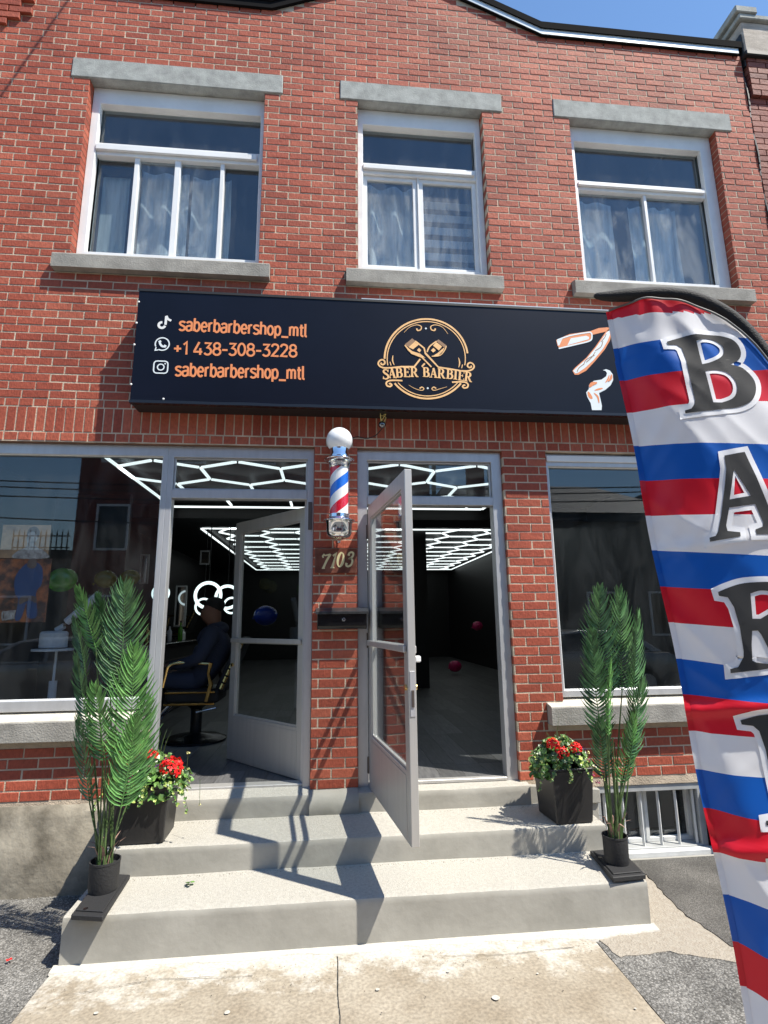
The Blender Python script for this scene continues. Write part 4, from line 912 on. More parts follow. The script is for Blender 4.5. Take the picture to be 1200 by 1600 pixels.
cb=[(q.x,-.07,q.z-.03),(q.x-.05,-.03,q.z-.075),(q.x-.12,-.02,q.z-.095),(q.x-.2,-.02,q.z-.085),(PX+.06,-.08,3.09)]
o=part('electric_cable',MB().tube(smooth_path(cb,6),.004,6),MT['black'],smooth=True); tag(o,'thin black cable drooping from the fixture to the barber pole globe','cable')
# service cable crossing in front of the top left of the facade, well above the frame
a=at(112,-8,0)+SUN*(2.0/SUN.z); b=at(-10,166,0)+SUN*(2.0/SUN.z); d=(b-a)
o=part('service_cable',MB().tube([a-d*2.0,b+d*.6],.012,8),MT['black'],smooth=True); tag(o,'black overhead service cable slanting past the upper left brickwork','cable')
# ================================================================ PALMS
def leafmat(name,c1,c2):
    m=mat(name,c1,.36,col2=c2,vscale=16,spec=.6); n=m.node_tree.nodes;L=m.node_tree.links;b=n['Principled BSDF'];out=n['Material Output']
    tr=n.new('ShaderNodeBsdfTranslucent'); c0=b.inputs['Base Color'].links[0].from_socket; a_=n.new('ShaderNodeAttribute'); a_.attribute_name='tone'; mr=n.new('ShaderNodeMapRange'); mr.inputs[3].default_value=.55; mr.inputs[4].default_value=1.5; L.new(a_.outputs['Fac'],mr.inputs[0]); sc=n.new('ShaderNodeVectorMath'); sc.operation='SCALE'; L.new(c0,sc.inputs[0]); L.new(mr.outputs[0],sc.inputs['Scale']); c=sc.outputs[0]; L.new(c,b.inputs['Base Color']); L.new(c,tr.inputs[0]); mx=n.new('ShaderNodeMixShader'); mx.inputs[0].default_value=.22
    L.new(b.outputs[0],mx.inputs[1]);L.new(tr.outputs[0],mx.inputs[2]);L.new(mx.outputs[0],out.inputs[0]); return m
MT['palm']=leafmat('palm_leaf',(.035,.105,.034),(.13,.27,.10)); MT['palm2']=leafmat('bright_palm_leaf',(.075,.21,.05),(.17,.36,.10)); MT['stem']=leafmat('palm_stem',(.05,.10,.03),(.13,.20,.07))
MT['husk']=mat('dry_husk',(.20,.12,.09),.8,col2=(.33,.2,.16),vscale=30)
def frond(base,tip,facing,Lm,n=26,bend=.0,seed=0,mtl=None,parent=None,w=.0180,sides=(1,-1)):
    rg=random.Random(seed); b=Vector(base);t=Vector(tip); ax=(t-b); H=ax.length; ax.normalize(); F=Vector(facing).normalized(); side=ax.cross(F).normalized(); F=side.cross(ax).normalized()
    mb=MB(); path=[]
    for i in range(13):
        k=i/12; path.append(b+ax*H*k+side*bend*math.sin(PI*k)+F*(.03*k*k))
    mb.tube(path,[.0036*(1-.75*i/12) for i in range(13)],5)
    for i in range(n):
        k=(i+.5)/n
        f=k*12; j=min(int(f),11); p=path[j].lerp(path[j+1],f-j); tg=(path[min(j+1,12)]-path[j]).normalized()
        for sd in sides:
            al=R(72-46*k+rg.uniform(-5,5)); ln=.98*Lm*(.50+.75*math.sin(PI*min(1,k*.75+.12))-.55*k)*rg.uniform(.85,1.12); ln=max(ln,.03)
            d=(tg*math.cos(al)+side*sd*math.sin(al)+F*rg.uniform(.08,.30)).normalized(); up=d.cross(F).normalized() if True else side
            cur=-F*rg.uniform(.1,.35)*ln+tg*.50*ln
            pts=[p,p+d*ln*.35+cur*.05,p+d*ln*.7+cur*.3,p+d*ln+cur*.75]; ws=[.35,1,.8,.06]; vs=[]
            wd=w*rg.uniform(.7,1.1)*.9; fold=F*wd*.30
            for q,wq in zip(pts,ws): vs+=[q-up*wd*.5*wq,q-fold*wq,q+up*wd*.5*wq]
            mb.add(vs,[(a*3+c,a*3+c+1,a*3+4+c,a*3+3+c) for a in range(3) for c in(0,1)],rg.random())
    return part('frond',mb,mtl,parent,smooth=False)
def palm(lab,pot,potz,r,h,fr,stems,seed,group='potted artificial palms flanking the steps'):
    P=thing('potted_palm',lab,'potted palm',(pot.x,pot.y,potz),group); c=(pot.x,pot.y,potz)
    part('pot',MB().lathe([(r*.93,0),(r*.97,.01),(r*1.0,h-.012),(r*1.03,h-.01),(r*1.03,h),(r*.95,h),(r*.93,h-.03)],c,n=30),MT['rubber'],P,smooth=True)
    part('soil',MB().lathe([(r*.92,h-.04),(.001,h-.032)],c,n=20),MT['hinge'],P)
    rg=random.Random(seed)
    for i,(bx,by,tx,ty,dy,fx,Lm,mm,bend) in enumerate(fr):
        y=pot.y+dy; b=at(bx,by,y); t=at(tx,ty,y-.03); mm={'p':MT['palm'],'b':MT['palm2']}[mm]
        frond(b,t,(fx,-1,.15),Lm,seed=seed+i,mtl=mm,parent=P,bend=bend,n=int(15*(t-b).length/.34)+5)
        a=2*PI*i/len(fr)+.4; s0=Vector((pot.x+r*.45*math.cos(a),pot.y+r*.45*math.sin(a),potz+h-.035))
        m1=s0.lerp(b,.55)+Vector((rg.uniform(-.01,.01),rg.uniform(-.01,.01),0))
        part('stem',MB().tube(smooth_path([s0,m1,b],5),[.0065-.0003*k for k in range(11)],6),MT['stem'],P,smooth=True)
    for i in range(stems):
        a=rg.uniform(0,6.28); s0=Vector((pot.x+r*.5*math.cos(a),pot.y+r*.5*math.sin(a),potz+h-.03)); 
        part('stem',MB().tube([s0,s0+Vector((rg.uniform(-.02,.02),rg.uniform(-.02,.02),rg.uniform(.45,.62)))],[.006,.003],6),MT['stem'],P,smooth=True)
    for i in range(7):
        a=i*.9+rg.random()*.4; s0=Vector((pot.x+r*.4*math.cos(a),pot.y+r*.4*math.sin(a),potz+h-.03)); d=Vector((math.cos(a),math.sin(a),0)); u=Vector((-d.y,d.x,0))
        pts=[s0,s0+d*.012+Vector((0,0,.06)),s0+d*.035+Vector((0,0,.11)),s0+d*rg.uniform(.06,.1)+Vector((0,0,rg.uniform(.10,.15)))]; vs=[]
        for q,wq in zip(pts,(.022,.018,.012,.002)): vs+=[q-u*wq*.5,q+u*wq*.5]
        part('husk',MB().add(vs,[(k*2,k*2+1,k*2+3,k*2+2) for k in range(3)]),MT['husk'],P)
    return P
TZ=.234
def base_slab(name,pts,z0,lab,th=.032):
    o=part(name,MB().prismz(pts,z0,z0+th),MT['rubber'],bevel=.005); o.data.name=name
    return o
def slab(lab,P,z0):
    g=[Vector(p) for p in P]; c=sum(g,Vector((0,0)))/4
    T=thing('rubber_base',lab,'base block',(c.x,c.y,z0)); part('block',MB().prismz([tuple(p) for p in g],z0,z0+.026),MT['rubber'],T,bevel=.004)
    part('top_panel',MB().prismz([tuple(c+(p-c)*.86) for p in g],z0+.0262,z0+.034),MT['rubber'],T,bevel=.003)
    q=c+(g[0]-c)*.55+(g[1]-c)*.25; part('bolt_hole',MB().lathe([(.012,.0345),(.012,.0355)],(q.x,q.y,z0),n=14),MT['black_gloss'],T); return T
zt=.235
a,b,c=[atz(*p,zt+.0).xy for p in((110,1438),(160,1441),(203,1374))]; d=a+(c-b)
slab('black rubber base block under the left potted palm at the steps edge',[a,b,c,d],zt)
a,b,c=[atz(*p,zt+.0).xy for p in((922,1336),(958,1379),(1010,1374))]; d=a+(c-b)
slab('black rubber base block under the right potted palm overhanging the steps',[a,b,c,d],zt)
pz=zt+.034
pot=atz(161,1390,pz); 
FL=[(183,1085,196,912,.00,.10,.17,'p',.012),(172,1060,160,930,.05,-.5,.13,'p',-.01),(150,1015,129,918,-.02,-.5,.10,'b',-.006),(134,1060,124,965,.05,-.9,.10,'p',0),
 (140,1165,126,1022,.02,-.6,.10,'p',-.006),(196,1195,208,1012,-.05,.45,.17,'b',.012),(165,1190,152,1070,-.07,-.15,.12,'b',-.006),(205,1240,226,1085,.04,.6,.13,'p',.008),
 (140,1255,131,1120,.02,-.8,.12,'p',-.008),(189,1262,212,1120,-.08,.25,.13,'b',.006)]
palm('taller bushy artificial palm in black pot left of the steps',Vector((pot.x,pot.y)),pz,.078,.150,FL,5,100)
pot=atz(964,1347,pz)
FR=[(945,1085,936,918,.02,-.3,.15,'p',-.012),(972,1080,962,922,.04,.2,.15,'p',.01),(988,1130,990,955,.0,.6,.13,'p',.010),(940,1150,926,985,.03,-.7,.12,'p',-.012),(951,1150,947,1032,-.05,.9,.07,'b',0),
 (985,1185,997,1060,-.02,.5,.13,'p',.008),(943,1215,938,1120,.03,-.5,.09,'p',0),(970,1225,984,1115,.0,.3,.10,'b',.004),(982,1215,992,1130,.04,.7,.08,'p',0)]
palm('slimmer dark artificial palm in black pot right of the steps',Vector((pot.x,pot.y)),pz,.072,.150,FR,5,300)
# ================================================================ PLANTERS AND FLOWERS
MT['charcoal']=mat('charcoal_resin',(.022,.021,.021),.45,bump=.05)
MT['leaf']=leafmat('geranium_leaf',(.06,.15,.03),(.16,.30,.07)); MT['lime_leaf']=leafmat('pale_leaf',(.30,.42,.08),(.50,.55,.18)); MT['leafd']=leafmat('dark_leaf',(.03,.07,.02),(.07,.13,.04))
MT['redp']=mat('red_petal',(.72,.006,.008),.5,col2=(.85,.015,.012),vscale=60); MT['purple']=mat('purple_petal',(.10,.01,.16),.5); MT['magenta']=mat('magenta_petal',(.35,.01,.12),.5); MT['yellowp']=mat('pale_yellow_petal',(.75,.70,.30),.5)
def tub(lab,x0,x1,yf,yb,z0,h,rot=0,fl=.018):
    T=thing('planter_box',lab,'planter',((x0+x1)/2,(yf+yb)/2,z0),'black square planters on the upper step'); c=Vector(((x0+x1)/2,(yf+yb)/2)); hx=(x1-x0)/2;hy=(yb-yf)/2
    def ringp(hx,hy,z):
        out=[]
        for sx,sy in((-1,-1),(1,-1),(1,1),(-1,1)):
            v=Vector((sx*hx,sy*hy)); v.rotate(Matrix.Rotation(rot,2)); out.append((c.x+v.x,c.y+v.y,z))
        return out
    V=ringp(hx-fl,hy-fl,z0)+ringp(hx,hy,z0+h)+ringp(hx-.012,hy-.012,z0+h)+ringp(hx-.016,hy-.016,z0+h-.05)
    fs=[(3,2,1,0)]+[(i+4*k,(i+1)%4+4*k,(i+1)%4+4*k+4,i+4*k+4) for k in range(3) for i in range(4)]+[(12,13,14,15)]
    part('tub',MB().add(V,fs),MT['charcoal'],T,bevel=.006); 
    part('rim',MB().add(ringp(hx+.003,hy+.003,z0+h-.002)+ringp(hx+.003,hy+.003,z0+h+.010)+ringp(hx-.014,hy-.014,z0+h+.010)+ringp(hx-.014,hy-.014,z0+h-.002),[(i+4*k,(i+1)%4+4*k,((i+1)%4+4*k+4)%16,(i+4*k+4)%16) for k in range(4) for i in range(4)]),MT['charcoal'],T,bevel=.002)
    return T,c
def leafdisc(mb,c,nrm,r,rg,tone=None):
    tone=rg.random() if tone is None else tone
    nrm=Vector(nrm).normalized(); a=nrm.orthogonal().normalized(); a.rotate(Matrix.Rotation(rg.uniform(0,6.28),3,nrm)); b=nrm.cross(a); k=8; vs=[Vector(c)-nrm*r*.22]
    for i in range(k): th=2*PI*i/k; rr=r*(1 if i%2 else .84)*(.35 if i==0 else 1); vs.append(Vector(c)+(a*math.cos(th)+b*math.sin(th))*rr+nrm*r*rg.uniform(-.05,.15))
    mb.add(vs,[(0,i+1,(i+1)%k+1) for i in range(k)],tone)
def bloom(mb,c,r,rg,n=70,ps=.42):
    for i in range(n):
        z=rg.uniform(-.35,1); t=rg.uniform(0,6.28); q=math.sqrt(max(0,1-z*z)); d=Vector((q*math.cos(t),q*math.sin(t),z)); p=Vector(c)+d*r*rg.uniform(.8,1.05)
        u=d.orthogonal().normalized(); u.rotate(Matrix.Rotation(rg.uniform(0,6.28),3,d)); v=d.cross(u); s=r*ps*rg.uniform(.7,1.1)
        mb.add([p-u*s*.15,p+u*s*.5+v*s*.45+d*s*.2,p+u*s*1.0+d*s*.35,p+u*s*.5-v*s*.45+d*s*.2],[(0,1,2,3)],rg.random())
def flowers(lab,c,ztop_,rx,ry,seed,reds,purp,yel,right=False):
    F=thing('flower_bush',lab,'flowers',(c.x,c.y,ztop_-.02)); rg=random.Random(seed)
    mbs={'leaf':MB(),'leafd':MB(),'lime_leaf':MB()}
    for i in range(760):
        t=rg.uniform(0,6.28); q=math.sqrt(rg.random()); x=c.x+rx*q*math.cos(t); y=c.y+ry*q*math.sin(t); zz=ztop_+(.165*(1-q**2)+.01)*rg.uniform(.1,1.)
        if q>.82: zz=ztop_+rg.uniform(-.075,.055)
        kk='lime_leaf' if rg.random()<.07 or (q>.85 and rg.random()<.2) else ('leafd' if rg.random()<.35 else 'leaf')
        n=Vector((math.cos(t)*q*.9+rg.uniform(-.5,.5),math.sin(t)*q*.9-.35+rg.uniform(-.5,.5),.9)); leafdisc(mbs[kk],(x,y,zz),n,rg.uniform(.013,.029)*(.7 if kk=='lime_leaf' else 1),rg)
    # trailing shoots
    for i in range(5):
        t=rg.uniform(PI,2*PI) ; p=Vector((c.x+rx*math.cos(t),c.y+ry*math.sin(t),ztop_+.02)); q=p+Vector((.05*math.cos(t),-.03,-.05)); r_=q+Vector((.05*math.cos(t),-.01,-rg.uniform(.04,.12)))
        sp=smooth_path([p,q,r_],6); mbs['leafd'].tube(sp,.0016,4)
        for k,s_ in enumerate(sp): leafdisc(mbs['lime_leaf' if k%3==0 else 'leaf'],s_+Vector((rg.uniform(-.01,.01),-.006,0)),(rg.uniform(-.5,.5),-1,.6),rg.uniform(.007,.014),rg)
    for k,m_ in mbs.items():
        o=part('foliage',m_,MT[k],F); o['kind']='stuff'
    for (px,py,r) in reds:
        p=at(px,py,c.y-ry*.5); m_=MB(); bloom(m_,p,r*.86,rg,230,.30); o=part('flower_head',m_,MT['redp'],F,label='round red geranium bloom'); part('flower_stalk',MB().tube([p,(p.x,p.y+.02,ztop_)],.0022,5),MT['stem'],o)
    for (px,py,kk) in purp:
        p=at(px,py,c.y-ry*.85); m_=MB(); bloom(m_,p,.010,rg,9,1.1); part('flower_head',m_,MT[kk],F,label='small dark purple bloom')
    for (px,py) in yel:
        p=at(px,py,c.y-ry*.6); m_=MB(); bloom(m_,p,.008,rg,9,1.2); o=part('flower_head',m_,MT['yellowp'],F,label='tiny pale yellow bloom'); part('flower_stalk',MB().tube([p,(p.x-.01,p.y+.02,ztop_+.02)],.0012,4),MT['stem'],o)
    sh=MB()
    for k in range(7):
        x=c.x+rg.uniform(-.06,.04); p=Vector((x,c.y,ztop_)); q=p+Vector((rg.uniform(-.09,.09),rg.uniform(-.04,.04),rg.uniform(.16,.32))); sp=smooth_path([p,p.lerp(q,.5)+Vector((0,0,.05)),q],5); vs=[]
        for j,s_ in enumerate(sp): w_=.0035*(1-j/len(sp)); vs+=[s_-Vector((w_,0,0)),s_+Vector((w_,0,0))]
        sh.add(vs,[(j*2,j*2+1,j*2+3,j*2+2) for j in range(len(sp)-1)])
    part('grass_blades',sh,MT['stem'],F)
T,c=tub('wider black planter behind the left palm on the upper step',-1.33,-.965,-.455,-.155,.393,.315,rot=R(1))
flowers('bush with one large red geranium and purple trailing flowers, left planter',Vector((c.x+.05,c.y-.02)),.720,.235,.18,5,[(268,1201,.078),(237,1181,.042)],
 [(206,1214,'magenta'),(200,1224,'magenta'),(210,1232,'magenta'),(197,1238,'magenta'),(245,1197,'purple'),(232,1200,'magenta'),(221,1175,'purple'),(216,1190,'magenta'),(196,1262,'magenta'),(258,1186,'purple')],[(294,1176),(259,1181),(312,1258),(252,1195)])
T,c=tub('narrow black planter between the right door and right palm',1.455,1.745,-.475,-.175,.393,.325,rot=R(4))
flowers('low bush with three red geranium heads and dark purple flowers, right planter',Vector((c.x-.01,c.y)),.735,.215,.15,9,[(864,1164,.050),(877,1178,.056),(899,1170,.048)],
 [(905,1180,'purple'),(913,1170,'purple'),(894,1223,'magenta'),(912,1206,'purple'),(926,1210,'magenta'),(938,1215,'magenta'),(934,1222,'magenta'),(929,1195,'purple'),(921,1188,'magenta'),(941,1207,'magenta'),(908,1195,'purple')],[(876,1160),(826,1188),(920,1176)])
# fallen leaf and petal
q=atz(294,1381,.243); m=MB(); rg=random.Random(1)
for dx,dy in((0,0),(.022,.004),(.006,-.02)): leafdisc(m,(q.x+dx,q.y+dy,.250),(.2*dx*30,.2,1),.017,rg)
m.tube([(q.x-.02,q.y+.02,.245),(q.x,q.y,.248)],.0012,4)
o=part('fallen_leaf',m,MT['leaf']); tag(o,'small green leaf fallen on the lowest tread','leaf')
q=atz(14,1501,0); m=MB(); leafdisc(m,(q.x,q.y,.006),(0,0,1),.016,rg); o=part('fallen_petal',m,MT['redp']); tag(o,'red petal lying on the rough asphalt at far left','petal')
# ================================================================ FEATHER FLAG
FY=-2.6; FK=1.6/1.9; FZ=lambda z:1.686+(z-1.686)*FK; F0=at(945,480,FY); U=Vector((.9854,-.170,0)).normalized(); ZV=Vector((0,0,1)); NF=ZV.cross(U).normalized()
if NF.y>0: NF=-NF
def onf(px,py):
    d=ray(px,py); t=(F0-CAM).dot(NF)/d.dot(NF); p=CAM+d*t-F0; return Vector((p.dot(U),p.z+F0.z))
bd=[((948,490),(1110,493)),((955.8,538),(1032,536)),((969,590),(1064,587)),((979,642),(1066,638)),((989.6,694),(1200,700)),((1002.8,749),(1118,751)),((1013,804.6),(1114,806)),((1024.9,859.5),(1200,869)),((1035.5,917),(1110,920)),((1046.7,974),(1139,978.5)),((1057,1031),(1130,1037)),((1067.7,1087.6),(1200,1095)),((1075,1146),(1172,1150)),((1087,1206.5),(1195,1213)),((1100,1268),(1200,1280)),((1111.7,1337.5),(1200,1344)),((1124,1403),(1200,1416)),((1142.5,1481),(1200,1494)),((1160,1554),(1200,1566))]
BD=[]
for a,b in bd:
    p,q=onf(*a),onf(*b); BD.append((p.x,p.y,(q.y-p.y)/(q.x-p.x)))
stp=(BD[10][1]-BD[-1][1])/8
while BD[-1][1]>.1: BD.append((BD[-1][0]+.03,BD[-1][1]-stp,BD[-1][2]))
def stripe(s_,z):
    zs=[b[1]+b[2]*(s_-b[0]) for b in BD]
    if z>=zs[0]: return -.5+0*(z-zs[0])-min(.4,(z-zs[0])*3)
    for i in range(len(zs)-1):
        if z>=zs[i+1]: return i+(zs[i]-z)/(zs[i]-zs[i+1])
    return len(zs)-1+.3
L0=onf(945,480); L1=onf(1168,1600); 
def sleft(z): 
    k=(L0.y-z)/(L0.y-L1.y); return L0.x+(L1.x-L0.x)*k + .010*math.sin(z*9)*(0 if z>FZ(2.7) else 1)*.4
PC=smooth_path([onf(*p) for p in((928,462),(952,463),(985,461),(1030,459),(1075,464),(1118,481),(1157,509),(1196,556),(1231,615),(1262,690),(1290,800))],5)
pe=PC[-1]; PC+= [Vector((pe.x+.03*k,pe.y-.30*k)) for k in range(1,9) if pe.y-.30*k>.20]; PB=PC[-1].y
def disp(s_,z):
    t=max(0,s_-sleft(z))
    d=.066*(1-math.exp(-((t/.135)**1.6)*1.6))/(1)+.020*math.sin(3.2*z+5*t)*min(1,t/.2)
    d+=.014*noise.noise(Vector((s_*3.0,z*1.8,1.3)))
    a=noise.noise(Vector(((s_+z*.9)*7,(z-s_*.5)*2.2,4))); d+=.006*(1-abs(a)*2.2)
    b=noise.noise(Vector(((s_-z*.7)*13,(z+s_*.5)*3.5,9))); d+=.0025*(1-abs(b)*2)
    if z>FZ(2.55): d+= .004*math.sin(60*t+9*z)*min(1,(z-FZ(2.55))/.3)
    # cross creases at the fold lines
    for zc,am in((1.37,.012),(.93,.012),(1.93,.006)): 
        e=(z-FZ(zc)-.10*t)/.018; d+=am*math.exp(-e*e)
    return d
DV=-ray(1090,900).normalized(); DV=DV/DV.dot(NF)
def f3(s_,z,off=0): return F0+U*s_+ZV*(z-F0.z)+DV*(disp(s_,z)-.035)+NF*off
FG=thing('feather_flag','tall red white and blue barber feather flag with big black letters at right','flag',(f3(PC[-1].x,.3).x,f3(PC[-1].x,.3).y,.0))
TOP=smooth_path([onf(*p) for p in((945,480),(975,475),(1012,472),(1050,475),(1086,484),(1125,502),(1165,531),(1198,568),(1231,622),(1260,700),(1288,800))],5)
RGT=[p for p in PC if p.y<=TOP[-1].y-.01]
def along(P,t):
    ls=[0]
    for i in range(1,len(P)): ls.append(ls[-1]+(P[i]-P[i-1]).length)
    x=t*ls[-1]
    for i in range(1,len(P)):
        if ls[i]>=x-1e-9: return P[i-1].lerp(P[i],(x-ls[i-1])/max(1e-9,ls[i]-ls[i-1]))
    return P[-1]
LB=Vector((sleft(PB),PB)); RB=Vector((PC[-1].x,PB)); NU,NV=90,300
RG2=[TOP[-1]]+[Vector((p.x,p.y)) for p in RGT]
m=MB(); vs=[];sv=[]
for j in range(NV+1):
    v=j/NV; lz=L0.y+(LB.y-L0.y)*v; lp=Vector((sleft(lz),lz)); rp=along(RG2,v)
    for i in range(NU+1):
        u=i/NU; tp=along(TOP,u); bp_=LB.lerp(RB,u); lin=L0.lerp(TOP[-1],u)*(1-v)+LB.lerp(RB,u)*v
        p=lp*(1-u)+rp*u+tp*(1-v)+bp_*v-(L0*(1-u)*(1-v)+TOP[-1]*u*(1-v)+LB*(1-u)*v+RB*u*v)
        vs.append(f3(p.x,p.y)); sv.append(stripe(p.x,p.y))
m.add(vs,[(j*(NU+1)+i,j*(NU+1)+i+1,(j+1)*(NU+1)+i+1,(j+1)*(NU+1)+i) for j in range(NV) for i in range(NU)])
def clothmat(name,ramp=True,col=(.8,.8,.8)):
    m=bpy.data.materials.new(name);m.use_nodes=True;n=m.node_tree.nodes;L=m.node_tree.links;b=n['Principled BSDF'];b.inputs['Roughness'].default_value=.38 if ramp else .65;b.inputs['Specular IOR Level'].default_value=.45 if ramp else .15;out=n['Material Output']
    tr=n.new('ShaderNodeBsdfTranslucent');mx=n.new('ShaderNodeMixShader');mx.inputs[0].default_value=.28 if ramp else .12
    if ramp:
        a=n.new('ShaderNodeAttribute');a.attribute_name='sv';d=n.new('ShaderNodeMath');d.operation='DIVIDE';d.inputs[1].default_value=3;f=n.new('ShaderNodeMath');f.operation='FRACT';L.new(a.outputs['Fac'],d.inputs[0])
        ad=n.new('ShaderNodeMath');ad.inputs[1].default_value=10;L.new(d.outputs[0],ad.inputs[0]);L.new(ad.outputs[0],f.inputs[0])
        rp=n.new('ShaderNodeValToRGB');rp.color_ramp.interpolation='CONSTANT';e=rp.color_ramp.elements;e[0].position=0;e[0].color=(.87,.87,.89,1);e[1].position=1/3;e[1].color=(.006,.11,.50,1);k=e.new(2/3);k.color=(.70,.012,.03,1)
        L.new(f.outputs[0],rp.inputs[0]);L.new(rp.outputs[0],b.inputs['Base Color']);L.new(rp.outputs[0],tr.inputs[0])
    else: b.inputs['Base Color'].default_value=(*col,1);tr.inputs[0].default_value=(*col,1)
    L.new(b.outputs[0],mx.inputs[1]);L.new(tr.outputs[0],mx.inputs[2]);L.new(mx.outputs[0],out.inputs[0]);return m
me=bpy.data.meshes.new('cloth'); me.from_pydata([tuple(v) for v in m.v],[],m.f); at_=me.attributes.new('sv','FLOAT','POINT'); at_.data.foreach_set('value',sv); me.polygons.foreach_set('use_smooth',[True]*len(me.polygons)); me.update()
link('cloth',me,clothmat('striped_polyester'),FG)
# hem down the free edge
hm=MB(); vs=[]; 
for j in range(241):
    z=L0.y+(LB.y-L0.y)*j/240; s0=sleft(z); vs+=[f3(s0-.004,z,.004),f3(s0+.013,z,.003),]
hm.add(vs,[(j*2,j*2+1,j*2+3,j*2+2) for j in range(240)])
me=bpy.data.meshes.new('hem'); me.from_pydata([tuple(v) for v in hm.v],[],hm.f); a_=me.attributes.new('sv','FLOAT','POINT'); a_.data.foreach_set('value',[stripe(sleft(L0.y+(LB.y-L0.y)*(i//2)/240),L0.y+(LB.y-L0.y)*(i//2)/240) for i in range(len(hm.v))]); me.polygons.foreach_set('use_smooth',[True]*len(me.polygons)); link('hem',me,clothmat('hem_polyester'),FG)
MT['sleeve']=mat('black_sleeve',(.010,.010,.011),.75,bump=.4,bscale=200)
sp=[F0+U*p.x+ZV*(p.y-F0.z)+DV*(.0) for p in PC]
rr=[min(.0225,.004+.0165*math.sqrt(min(1,i/9))+.0001*i) for i in range(len(sp))]
part('pole_sleeve',MB().tube(sp,rr,14),MT['sleeve'],FG,smooth=True)
part('pole_sleeve_piping',MB().tube([F0+U*p.x+ZV*(p.y-.000-F0.z)+DV*(disp(p.x,p.y)-.035+.006) for p in TOP[1:]] ,.0035,6),mat('grey_piping',(.12,.12,.12),.6),FG,smooth=True)
pb=F0+U*PC[-1].x+ZV*(PC[-1].y-F0.z); part('pole',MB().tube([pb+ZV*.05,Vector((pb.x+.01,pb.y,.03))],.012,10),MT['alu'],FG,smooth=True)
part('cross_base',MB().box(pb.x-.4,pb.x+.4,pb.y-.02,pb.y+.02,.0,.025).box(pb.x-.02,pb.x+.02,pb.y-.4,pb.y-.021,.0,.025).box(pb.x-.02,pb.x+.02,pb.y+.021,pb.y+.4,.0,.025),MT['alu'],FG)
# letters traced as outlines
def CR(pts,s,ox,oy): return [onf(ox+x/s,oy+y/s) for x,y in pts]
c4=(3.403,900,430); c8=(2.858,800,680); c7=(3.555,1000,850)
LET=[]
LET.append(('B',[CR(smooth_path([(483,378),(560,352),(660,340),(760,344),(835,372),(868,420),(862,466),(815,495)],4)+smooth_path([(818,497),(880,515),(935,570),(948,630),(925,690),(860,724),(760,738),(580,758)],4)+[(578,742),(612,735),(628,712),(630,690),(610,600),(585,480),(560,412),(535,394),(488,393)],*c4),
 CR(smooth_path([(637,374),(690,364),(740,374),(776,404),(778,440),(750,470),(700,492)],4)+[(668,500),(655,450)],*c4),CR(smooth_path([(683,536),(740,530),(800,545),(840,590),(848,640),(825,680),(770,702)],4)+[(725,702),(712,650),(697,590)],*c4)]))
LET.append(('A',[CR([(942,108),(1030,92),(1080,200),(1143,352),(1175,425),(1215,428),(1215,446),(1080,450),(1076,428),(1108,416),(1110,398),(1075,318),(963,333),(950,410),(956,434),(1010,440),(1012,458),(880,480),(878,462),(905,455),(915,436),(928,370),(945,230),(950,165)],*c8),CR([(983,168),(1057,282),(965,298)],*c8)]))
LET.append(('R',[CR(smooth_path([(915,700),(960,680),(1030,660),(1143,655),(1200,672),(1228,715),(1215,770),(1170,805)],4)+[(1195,850),(1240,960),(1275,985),(1278,1002),(1190,1012),(1150,975),(1104,885),(1088,866),(1064,868),(1062,930),(1066,1000),(1085,1008),(1140,1014),(1142,1034),(972,1058),(970,1040),(1005,1030),(1028,985),(1028,960),(1010,850),(985,765),(958,722),(920,716)],*c8),CR(smooth_path([(1056,705),(1100,692),(1150,700),(1168,735),(1150,785)],4)+[(1100,815),(1065,815)],*c8)]))
BB=[(483,378),(560,352),(660,340),(760,344),(835,372),(868,420),(862,466),(815,495)]
def shiftB(dx,dy,shape,s_=1.06):
    P=LET[0][1]; o=P[0][0]; return [[Vector(((p.x-o.x)*s_+dx,(p.y-o.y)*s_+dy)) for p in q] for q in P]
p4=onf(1000+553/3.555,850+975/3.555); LET.append(('B',shiftB(p4.x,p4.y,0,1.08)))
p5=onf(1205,1345); E_=[(0,0),(.20,.02),(.205,-.06),(.19,-.06),(.17,-.015),(.08,-.02),(.085,-.11),(.13,-.11),(.14,-.085),(.155,-.085),(.155,-.16),(.14,-.16),(.13,-.135),(.09,-.135),(.10,-.25),(.19,-.245),(.215,-.19),(.23,-.19),(.225,-.275),(.02,-.285),(.02,-.27),(.045,-.26),(.03,-.02),(0,-.015)]
LET.append(('E',[[Vector((p5.x+x*FK,p5.y+z*FK)) for x,z in E_]]))
p6=onf(1240,1545); P=LET[2][1]; o_=P[0][0]; LET.append(('R',[[Vector(((p.x-o_.x)*1.05+p6.x,(p.y-o_.y)*1.05+p6.y)) for p in q] for q in P]))
RN=(29+0,0); _n=[i for i,p in enumerate(LET[2][1][0]) if (p-onf(800+1190/2.858,680+1012/2.858)).length<1e-4][0]; RN=(_n+1,_n+6)
MT['ltr']=clothmat('black_print_cloth',False,(.055,.055,.056)); MT['ltw']=clothmat('white_print_cloth',False,(.87,.87,.89))
